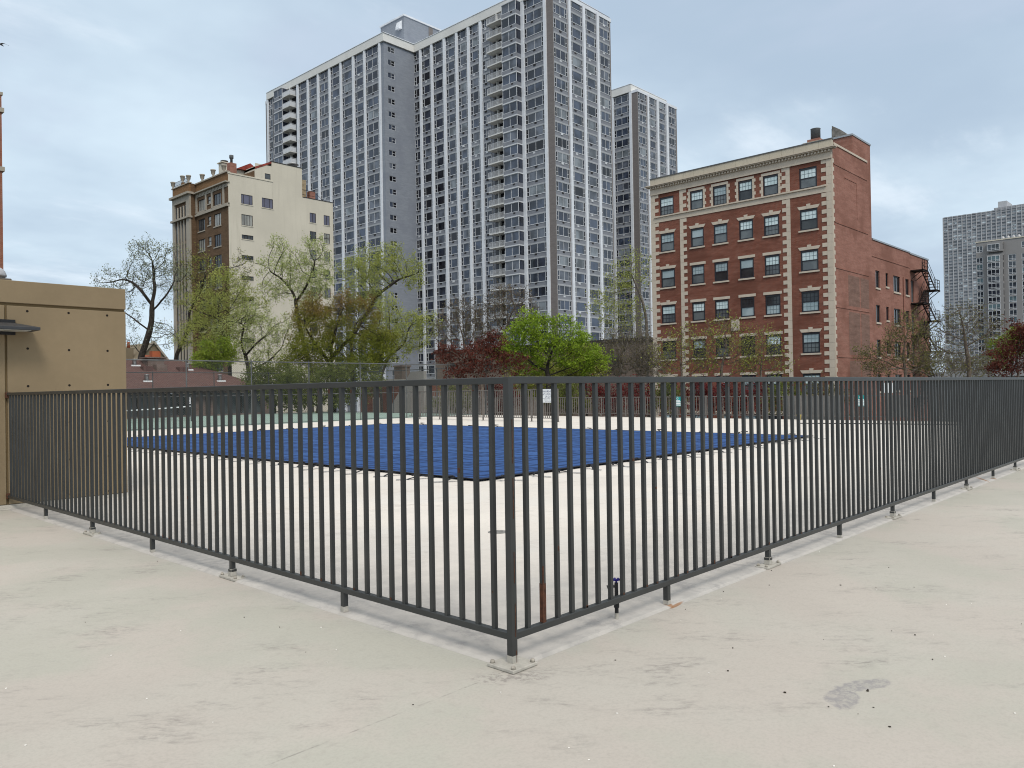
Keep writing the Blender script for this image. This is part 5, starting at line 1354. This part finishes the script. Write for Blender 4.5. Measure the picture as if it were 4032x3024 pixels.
def tree(name, label, cat, depth, trunk, blobs, leaf, bark, natt=420, step=.42, dkill=.7, dinf=4.0, leaves=9, lsize=.11, lspread=.32, r0=.011, rmax=.45, droop=0.0,
         twigs=2, twl=.55, twr=.009, group=None, leafy_r=.03, gz=GZ, dscale=.8, forks=(), density_fn=None, expo=2.25, seed=None, flat=0.0):
    rng = np.random.default_rng(abs(hash_str(label)) % (2**31) if seed is None else seed)
    k = depth/FPX; pts = []
    if leaves > 2:                       # uneven outline: lesser sprays stand out of the main masses
        nb = []
        for b in blobs:
            nb.append((b[0], b[1], b[2]*.80, b[3]*.80)+tuple(b[4:5]))
            for q in range(6):
                a = rng.uniform(-.35, math.pi+.35); r_ = rng.uniform(.62, .98); sz = rng.uniform(.22, .42)
                nb.append((b[0]+math.cos(a)*b[2]*r_, b[1]-math.sin(a)*b[3]*r_, b[2]*sz, b[3]*sz, rng.uniform(-.6, .6)*b[2]*k))
        blobs = nb
    natt = int(natt*2.4); dkill *= .72; expo = 1.78
    wts = np.array([b[2]*b[3]*min(b[2], b[3]) for b in blobs], float)**.75; wts /= wts.sum()
    for b, w_ in zip(blobs, wts):
        n = max(6, int(natt*w_)); u = rng.normal(size=(n, 3)); u = unit(u)*rng.random((n, 1))**(1/2.4)
        c_ = at(b[0], b[1], depth+(b[4] if len(b) > 4 else 0))
        pts.append(c_+np.outer(u[:, 0]*b[2]*k, Rv)+np.outer(u[:, 1]*b[3]*k, [0, 0, 1])+np.outer(u[:, 2]*min(b[2], b[3])*k*dscale, Fv))
    att = np.vstack(pts)
    tp = [at(*t, depth) for t in trunk]
    base = tp[0].copy(); base[2] = gz; seeds = [base]; 
    for p in tp:
        d_ = p-seeds[-1]; n = max(1, int(np.linalg.norm(d_)/step))
        s0 = seeds[-1]
        for i in range(1, n+1): seeds.append(s0+d_*i/n+rng.normal(0, .03, 3)*(1 if i < n else 0))
    sp_ = list(range(-1, len(seeds)-1))
    for fk in forks:
        q = [at(*t, depth+(i+1)*fk_d) for i, t in enumerate(fk) for fk_d in (rng.uniform(-.5, .5),)]
        j = int(np.argmin([np.linalg.norm(np.array(s_)-q[0]) for s_ in seeds])); prev = j
        for p in q[1:]:
            s0 = seeds[prev]; d_ = p-s0; n = max(1, int(np.linalg.norm(d_)/step))
            for i in range(1, n+1): seeds.append(s0+d_*i/n+rng.normal(0, .05, 3)*(1 if i < n else 0)); sp_.append(prev); prev = len(seeds)-1
    P, par = grow(seeds, att, step, dinf, dkill, droop, rng=rng, par0=sp_)
    N = len(P); kids = [[] for _ in range(N)]
    for i in range(1, N): kids[par[i]].append(i)
    acc = np.zeros(N)
    for i in range(N-1, -1, -1):
        a = acc[i] if kids[i] else 0
        if not kids[i]: acc[i] = r0**expo
        if par[i] >= 0: acc[par[i]] += acc[i]
    rad = np.minimum(acc**(1/expo), rmax)
    for i in range(1, N): rad[i] = min(rad[i], rad[par[i]])
    rad[0] *= 1.25
    V = []; Q = []; off = 0
    def ring(c_, d_, r_, n, ref):
        a = np.cross(d_, ref); a /= max(1e-9, np.linalg.norm(a)); b_ = np.cross(d_, a)
        t_ = np.arange(n)*2*math.pi/n
        return c_+r_*(np.outer(np.cos(t_), a)+np.outer(np.sin(t_), b_))
    stack = [(0, None)]
    while stack:
        i, pr = stack.pop()
        chain_ = ([pr] if pr is not None else [])+[i]
        while kids[chain_[-1]]:
            ks = sorted(kids[chain_[-1]], key=lambda c_: -acc[c_])
            for c_ in ks[1:]: stack.append((c_, chain_[-1]))
            chain_.append(ks[0])
        if len(chain_) < 2: continue
        rmx = rad[chain_[1]]; n = 8 if rmx > .10 else (5 if rmx > .03 else 3)
        ref = np.array([.31, .22, .92]); pp = P[chain_]
        if len(pp) > 3: pp = np.vstack([pp[:1], (pp[:-2]+2*pp[1:-1]+pp[2:])/4, pp[-1:]])
        for j in range(len(chain_)):
            d_ = pp[min(j+1, len(chain_)-1)]-pp[max(j-1, 0)]; d_ = d_/max(1e-9, np.linalg.norm(d_))
            if abs(d_ @ ref) > .97: ref = np.array([.9, -.3, .1])
            r_ = rad[chain_[j]] if not (j == 0 and pr is not None) else rad[chain_[1]]
            if j == len(chain_)-1: r_ *= .5
            V.append(ring(pp[j], d_, r_, n, ref))
        for j in range(len(chain_)-1):
            for t_ in range(n): Q.append((off+j*n+t_, off+j*n+(t_+1) % n, off+(j+1)*n+(t_+1) % n, off+(j+1)*n+t_))
        off += n*len(chain_)
    thin = np.where((rad < leafy_r) & (np.arange(N) > len(seeds)-1))[0]
    # twigs: short thin shoots from the fine branches
    tw_tip = []
    if twigs and len(thin):
        src = np.repeat(thin, twigs); d0 = unit(P[src]-P[par[src]])
        d_ = unit(d0*.7+rng.normal(0, .6, (len(src), 3))+np.array([0, 0, .25-droop*2.2])); L = twl*rng.uniform(.4, 1.1, (len(src), 1))
        a = P[src]; mid = a+d_*L*.55+rng.normal(0, .03, a.shape); b_ = a+d_*L+np.array([0, 0, -droop*.6])*L; sd_ = unit(np.cross(d_, rng.normal(size=d_.shape)))
        r_ = twr*(depth/60.0)
        tv = np.stack([a-sd_*r_, a+sd_*r_, mid+sd_*r_*.7, mid-sd_*r_*.7, mid-sd_*r_*.7, mid+sd_*r_*.7, b_+sd_*r_*.35, b_-sd_*r_*.35], 1).reshape(-1, 3)
        sd2 = unit(np.cross(d_, sd_))
        tv2 = np.stack([a-sd2*r_, a+sd2*r_, mid+sd2*r_*.7, mid-sd2*r_*.7, mid-sd2*r_*.7, mid+sd2*r_*.7, b_+sd2*r_*.35, b_-sd2*r_*.35], 1).reshape(-1, 3)
        V.append(tv); V.append(tv2); m_ = len(tv)//4*2
        for t_ in range(len(tv)//4): Q.append((off+4*t_, off+4*t_+1, off+4*t_+2, off+4*t_+3))
        off += len(tv)
        for t_ in range(len(tv2)//4): Q.append((off+4*t_, off+4*t_+1, off+4*t_+2, off+4*t_+3))
        off += len(tv2)
        tw_tip = np.vstack([mid, b_])
    root = thing(name, label, cat, tuple(base), group)
    me = np_mesh('trunk', np.vstack(V)-base, np.array(Q, dtype=np.int32)); me.polygons.foreach_set('use_smooth', [True]*len(me.polygons))
    inst('trunk', me, bark, root)
    if leaves > 0:
        C_ = P[thin] if not len(tw_tip) else np.vstack([P[thin], tw_tip])
        cl = rng.random(len(C_))**.6        # some shoots are bare, some full
        hol = C_[rng.integers(0, len(C_), 16)]; hd = np.linalg.norm(C_[:, None]-hol[None], axis=2).min(1)
        ext = (C_.max(0)-C_.min(0)).max(); cl = cl*np.clip(hd/(ext*.10), .12, 1.15)      # airy pockets between the sprays
        n = rng.poisson(leaves*cl*1.5); src = np.repeat(np.arange(len(C_)), n)
        ctr = C_[src]+rng.normal(0, lspread*.5, (len(src), 3))
        if flat: ctr[:, 2] = C_[src, 2]+(ctr[:, 2]-C_[src, 2])*(1-flat)
        s_ = lsize*rng.uniform(.55, 1.25, (len(src), 1))
        a = unit(rng.normal(size=ctr.shape)+np.array([0, 0, -.3])); b_ = unit(np.cross(a, rng.normal(size=ctr.shape)+np.array([0, 0, flat*3])))
        v = np.stack([ctr-a*s_*.6, ctr+b_*s_*.36-a*s_*.05, ctr+a*s_*.6, ctr-b_*s_*.36-a*s_*.05], 1).reshape(-1, 3)
        q = np.arange(len(v), dtype=np.int32).reshape(-1, 4)
        inst('crown', np_mesh('crown', v-base, q), leaf, root)
    return root
def hash_str(s):
    h = 5381
    for c_ in s: h = (h*33+ord(c_)) & 0x7fffffff
    return h
M['bark'] = simple('dark_bark', (.050, .042, .036), .95, .3, 6)
M['bark_g'] = simple('grey_bark', (.21, .185, .158), .95, .3, 6)
M['bark_b'] = simple('brown_twig', (.17, .135, .108), .95, .3, 6)
L_bud = leaf_mat('leaf_silver_bud', (.18, .21, .14), (.30, .33, .22))
L_yel = leaf_mat('leaf_yellow_green', (.24, .28, .06), (.42, .45, .13))
L_pale = leaf_mat('leaf_pale_green', (.28, .33, .11), (.45, .50, .20))
L_map = leaf_mat('leaf_maple_turning', (.10, .125, .014), (.25, .27, .035), (.24, .12, .05), (4.8, 10.0))
L_bri = leaf_mat('leaf_bright_green', (.105, .19, .010), (.33, .45, .038))
L_oli = leaf_mat('leaf_olive', (.17, .19, .035), (.31, .33, .075))
L_spr = leaf_mat('leaf_spring', (.14, .22, .02), (.26, .33, .045))
L_red = leaf_mat('leaf_dark_red', (.055, .013, .009), (.145, .040, .026))
L_red2 = leaf_mat('leaf_wine_red', (.085, .010, .012), (.16, .022, .020))
L_oli2 = leaf_mat('leaf_olive_brown', (.12, .115, .04), (.22, .215, .075))
L_drk = leaf_mat('leaf_dark_green', (.065, .085, .018), (.18, .205, .048))
L_brn = leaf_mat('leaf_brown_bud', (.10, .085, .045), (.17, .15, .07))

tree('tree', 'tall bare tree with silvery buds standing against the sky beside the tan wall', 'tree', 80, [(553, 1413), (583, 1325), (598, 1264), (598, 1200)],
     [(600, 1060, 128, 118), (470, 1120, 110, 75), (665, 1120, 60, 120), (420, 1160, 75, 40), (520, 1250, 45, 60), (610, 990, 90, 50), (650, 1330, 60, 60, 2), (520, 1350, 40, 40)], L_bud, M['bark'], 1100, .43, .68, 5, 2.6, .13, .4, .0145, .5, forks=[[(583, 1304), (540, 1265), (504, 1240)], [(598, 1210), (560, 1150), (520, 1110), (470, 1090)], [(598, 1205), (612, 1130), (600, 1050)], [(600, 1230), (650, 1170), (680, 1120)], [(560, 1400), (525, 1360), (510, 1320)]])
tree('tree', 'dark leaning tree with thin grey brown twigs in front of the brown brick house front', 'tree', 86, [(690, 1412), (715, 1350), (748, 1285), (742, 1215)],
     [(800, 1110, 115, 120), (735, 1180, 55, 100), (890, 1190, 80, 130), (960, 1080, 50, 90), (840, 1280, 90, 90)], L_oli, M['bark'], 800, .46, .8, 5, 2.6, .12, .4, .012, .40, 0, 3, .6, twr=.012, forks=[[(745, 1285), (800, 1230), (860, 1190)], [(742, 1230), (790, 1150), (810, 1080)], [(700, 1400), (770, 1330), (790, 1320)]])
tree('tree', 'olive green feathery tree between the brown brick front and the cream wall', 'tree', 78, [(905, 1440), (885, 1340), (860, 1250)],
     [(820, 1200, 95, 95), (900, 1260, 120, 120), (800, 1330, 90, 90), (940, 1150, 70, 80), (1000, 1230, 80, 80), (880, 1110, 60, 60)], L_yel, M['bark'], 700, .44, .7, 5, 7.5, .12, .4, .011, .25)
tree('tree', 'bright yellow green bush above the right slope of the pavilion roof', 'tree', 72, [(835, 1470), (835, 1440)], [(835, 1415, 75, 60), (890, 1400, 50, 60), (800, 1440, 40, 40)], L_spr, M['bark_b'], 300, .34, .5, 4, 12, .14, .34, .010, .12)
tree('tree', 'pale yellow green tree with twisting limbs in front of the cream wall', 'tree', 80, [(1225, 1460), (1190, 1330), (1172, 1250), (1165, 1180), (1140, 1120)],
     [(1130, 1050, 85, 105), (1235, 1010, 70, 85), (1060, 1130, 60, 85), (1210, 1150, 110, 80), (1080, 960, 30, 40), (1290, 1080, 40, 60)], L_pale, M['bark'], 900, .44, .7, 5, 6.5, .13, .38, .012, .34, forks=[[(1166, 1200), (1210, 1120), (1240, 1040)], [(1172, 1250), (1230, 1200), (1280, 1150)], [(1150, 1140), (1100, 1090), (1060, 1070)]])
tree('tree', 'dark twisted tree with small cream green leaves low in front of the cream wall', 'tree', 76, [(985, 1500), (968, 1400), (938, 1335)],
     [(950, 1310, 110, 110), (1070, 1320, 90, 90), (1000, 1400, 120, 70), (1100, 1400, 60, 70)], L_pale, M['bark'], 700, .42, .68, 5, 4.6, .125, .36, .013, .32, forks=[[(968, 1400), (1010, 1350), (1060, 1310)], [(980, 1460), (1060, 1420), (1110, 1370)], [(945, 1345), (960, 1290), (950, 1250)]])
tree('tree', 'leaning dark limbed tree with drooping yellow green sprays before the blue grey side wall', 'tree', 75, [(1385, 1330), (1440, 1240), (1487, 1160), (1570, 1100), (1640, 1078)],
     [(1480, 1060, 125, 95), (1600, 1060, 75, 60), (1390, 1080, 60, 60), (1540, 990, 50, 40), (1440, 1160, 90, 70), (1640, 1110, 35, 40)], L_yel, M['bark'], 860, .44, .7, 5, 8.5, .13, .36, .012, .34, .10)
tree('tree', 'drooping yellow green tree in front of the inner corner of the tower', 'tree', 72, [(1500, 1480), (1530, 1400), (1590, 1360)],
     [(1600, 1290, 110, 85), (1520, 1230, 60, 60), (1680, 1300, 50, 90), (1480, 1330, 60, 60), (1560, 1380, 80, 50)], L_yel, M['bark'], 640, .42, .66, 5, 8, .13, .36, .011, .24, .14)
tree('maple_tree', 'dense maple with olive lower leaves and orange brown new growth on top', 'tree', 60, [(1312, 1500), (1305, 1420), (1300, 1370)],
     [(1320, 1290, 160, 105), (1205, 1370, 100, 95), (1440, 1380, 115, 95), (1310, 1430, 195, 70), (1360, 1195, 45, 55), (1215, 1235, 50, 65), (1440, 1250, 60, 65), (1150, 1430, 60, 50)], L_map, M['bark'], 1300, .34, .48, 4, 9.5, .105, .32, .010, .22, forks=[[(1308, 1430), (1240, 1350), (1200, 1290)], [(1306, 1420), (1380, 1330), (1410, 1260)], [(1303, 1380), (1330, 1280), (1340, 1210)]])
tree('shrub', 'dark green hedge like shrub behind the chain link under the maple', 'shrub', 58, [(1250, 1640), (1250, 1600)], [(1200, 1540, 120, 90), (1330, 1530, 120, 90), (1430, 1500, 80, 70)], L_drk, M['bark'], 600, .36, .5, 4, 8, .14, .34, .010, .12)
tree('shrub', 'dark green shrub behind the chain link at the end of the pavilion', 'shrub', 60, [(1080, 1640), (1080, 1600)], [(1060, 1510, 90, 70), (1120, 1560, 80, 80)], L_drk, M['bark'], 360, .36, .5, 4, 11, .14, .34, .010, .12)
for lab, tr, bl, sd_ in (('bare brown tree with fine upright twigs in front of the tower bays', [(1840, 1500), (1835, 1400)], [(1820, 1270, 80, 110), (1760, 1300, 60, 80), (1880, 1330, 60, 80)], 1),
                     ('bare brown tree with fine twigs just left of the bright green maple', [(1990, 1500), (1985, 1380)], [(1990, 1230, 90, 110), (1920, 1260, 60, 80), (2070, 1230, 55, 90)], 2)):
    tree('tree', lab, 'tree', 58, tr, bl, L_brn, M['bark_b'], 560, .36, .55, 4, .7, .09, .3, .0085, .14, 0, 5, .6, twr=.015, group='bare brown trees before the tower')
tree('maple_tree', 'dark red maple behind the taller picket fence', 'tree', 47, [(1900, 1560), (1900, 1470)],
     [(1830, 1405, 90, 45), (1935, 1415, 95, 65), (1955, 1345, 40, 28), (2020, 1450, 50, 40), (1860, 1465, 120, 50), (1765, 1385, 45, 22)], L_red, M['bark_b'], 800, .30, .44, 4, 8, .115, .28, .009, .14, flat=.5)
tree('maple_tree', 'bright green maple above the corner of the near fence', 'tree', 52, [(2160, 1560), (2155, 1440)],
     [(2140, 1335, 140, 78), (2035, 1395, 90, 62), (2255, 1405, 115, 76), (2100, 1270, 62, 40), (2225, 1275, 28, 32), (2150, 1440, 165, 50), (2310, 1440, 50, 40), (2190, 1300, 50, 35)], L_bri, M['bark'], 1000, .32, .46, 4, 8.5, .12, .30, .009, .18, flat=.45)
tree('shrub', 'olive green undergrowth beneath the bright green maple', 'shrub', 58, [(2160, 1620), (2160, 1580)], [(2100, 1470, 110, 60), (2220, 1480, 110, 60), (2160, 1540, 140, 70)], L_oli, M['bark'], 560, .34, .5, 4, 8, .13, .32, .009, .12)
tree('tree', 'darker green bushy tree to the right of the bright green maple', 'tree', 56, [(2310, 1560), (2305, 1480)], [(2310, 1420, 70, 75), (2270, 1470, 70, 50), (2350, 1460, 40, 50)], L_oli, M['bark'], 420, .34, .5, 4, 10, .13, .32, .009, .14)
tree('willow_tree', 'pale willow with thin hanging sprays at the left edge of the red brick house', 'tree', 90, [(2548, 1330), (2545, 1250), (2528, 1180), (2500, 1110)],
     [(2455, 1100, 85, 90), (2500, 1020, 45, 45), (2420, 1190, 85, 90), (2540, 1060, 40, 80), (2400, 1270, 60, 60), (2500, 1230, 60, 90)], L_yel, M['bark_g'], 640, .5, .8, 5, 3.4, .16, .4, .012, .34, .16)
for lab, tr, bl in (('tangled bare grey bush left of the red brick house', [(2440, 1560), (2440, 1480)], [(2430, 1400, 90, 85), (2520, 1390, 80, 90), (2440, 1330, 70, 40)]),
                    ('tangled bare grey bush behind the rail, between the green maple and the brick house', [(2360, 1560), (2362, 1490)], [(2350, 1420, 60, 70), (2400, 1450, 70, 50), (2560, 1440, 70, 60)])):
    tree('shrub', lab, 'shrub', 58, tr, bl, L_brn, M['bark_g'], 620, .34, .5, 4, 1.2, .09, .3, .0085, .12, 0, 4, .6, twr=.015)
for lab, tr, bl in (('thin tree with sparse yellow olive leaves in front of the left brick windows', [(2690, 1560), (2685, 1460)], [(2690, 1370, 95, 90), (2620, 1420, 60, 60), (2740, 1440, 70, 50)]),
                    ('thin tree with sparse yellow olive leaves in front of the middle brick windows', [(2845, 1560), (2840, 1460), (2850, 1410)], [(2850, 1340, 100, 100), (2790, 1420, 70, 60), (2930, 1410, 70, 70)]),
                    ('thin tree with sparse yellow olive leaves in front of the right brick windows', [(3000, 1560), (2995, 1460)], [(3000, 1370, 90, 90), (3070, 1440, 60, 45), (2950, 1440, 50, 50)])):
    tree('tree', lab, 'tree', 45, tr, bl, L_oli, M['bark_b'], 460, .30, .5, 4, 1.5, .085, .28, .0075, .09, 0, 3, .5, twr=.013, group='thin spring trees in front of the brick house')
tree('shrub', 'twiggy brown hedge above the rail between the fire escape and the grey tower', 'shrub', 63, [(3700, 1560), (3700, 1500)], [(3640, 1440, 110, 50), (3780, 1440, 110, 55), (3880, 1455, 70, 45), (3480, 1455, 80, 35)], L_oli2, M['bark_g'], 900, .36, .5, 4, 1.8, .10, .3, .0085, .12, 0, 4, .55, twr=.015)
tree('tree', 'leafy olive tree in front of the fire escape', 'tree', 60, [(3570, 1560), (3565, 1470)], [(3560, 1340, 85, 100), (3470, 1420, 100, 60), (3640, 1420, 80, 60), (3600, 1280, 50, 60)], L_oli2, M['bark_b'], 800, .36, .55, 4, 2.4, .10, .32, .009, .16, 0, 4, .5, twr=.014)
tree('tree', 'bare spreading tree between the fire escape and the grey tower', 'tree', 54, [(3818, 1560), (3815, 1430), (3798, 1340)], [(3790, 1280, 95, 90), (3715, 1330, 70, 80), (3880, 1320, 80, 90), (3820, 1420, 100, 60), (3760, 1430, 80, 50)], L_oli2, M['bark_b'], 800, .38, .58, 4, 1.0, .09, .3, .010, .16, 0, 4, .55, twr=.014)
tree('maple_tree', 'dark red maple at the right edge of the photo', 'tree', 40, [(4010, 1560), (4010, 1470)], [(3990, 1420, 70, 60), (4040, 1360, 70, 70), (3960, 1440, 50, 40)], L_red, M['bark_b'], 520, .27, .4, 4, 11, .10, .26, .008, .12, flat=.3)
tree('tree', 'green tree top behind the dark red maple at the right edge', 'tree', 95, [(3985, 1520), (3985, 1440)], [(3985, 1360, 75, 60), (4040, 1340, 60, 50), (3930, 1400, 50, 50)], L_spr, M['bark'], 320, .5, .75, 5, 11, .19, .45, .012, .2)
# shrubs behind the low far fence
for i, (px_, wd, lf, lab) in enumerate(((2395, 70, L_red2, 'wine red shrub behind the low fence, right of the white warning sign'), (2520, 70, L_red2, 'wine red shrub behind the low fence beside the left teal sign'), (2770, 75, L_red2, 'wine red shrub behind the low fence, centre of the red row'),
                                      (2890, 70, L_red2, 'wine red shrub behind the low fence, right half of the red row'), (2990, 55, L_red2, 'wine red shrub behind the low fence, right end of the red row'),
                                      (2250, 70, L_drk, 'dark green shrub behind the low fence under the bright green maple'), (2640, 60, L_drk, 'dark green shrub behind the low fence at the left corner of the brick house'),
                                      (3110, 80, L_drk, 'dark green shrub behind the low fence under the right brick windows'), (3250, 70, L_brn, 'brown twiggy shrub behind the low fence at the corner of the brick house'),
                                      (1960, 80, L_red2, 'wine red shrub behind the taller picket fence, left of the corner post'), (1800, 80, L_drk, 'dark shrub behind the left half of the taller picket fence'))):
    X_ = 32.6; d_ = at(px_, 1540, 1.0)-CAM; dep = (X_-CAM[0])/d_[0]
    tree('shrub', lab, 'shrub', dep, [(px_, 1690), (px_, 1640)], [(px_, 1585, wd, 62), (px_-25, 1555, wd*.6, 45)], lf, M['bark_b'], 300, .22, .34, 3, 7, .085, .22, .007, .06, gz=-4.9)
o = None
for ob in list(COL.objects):
    pass
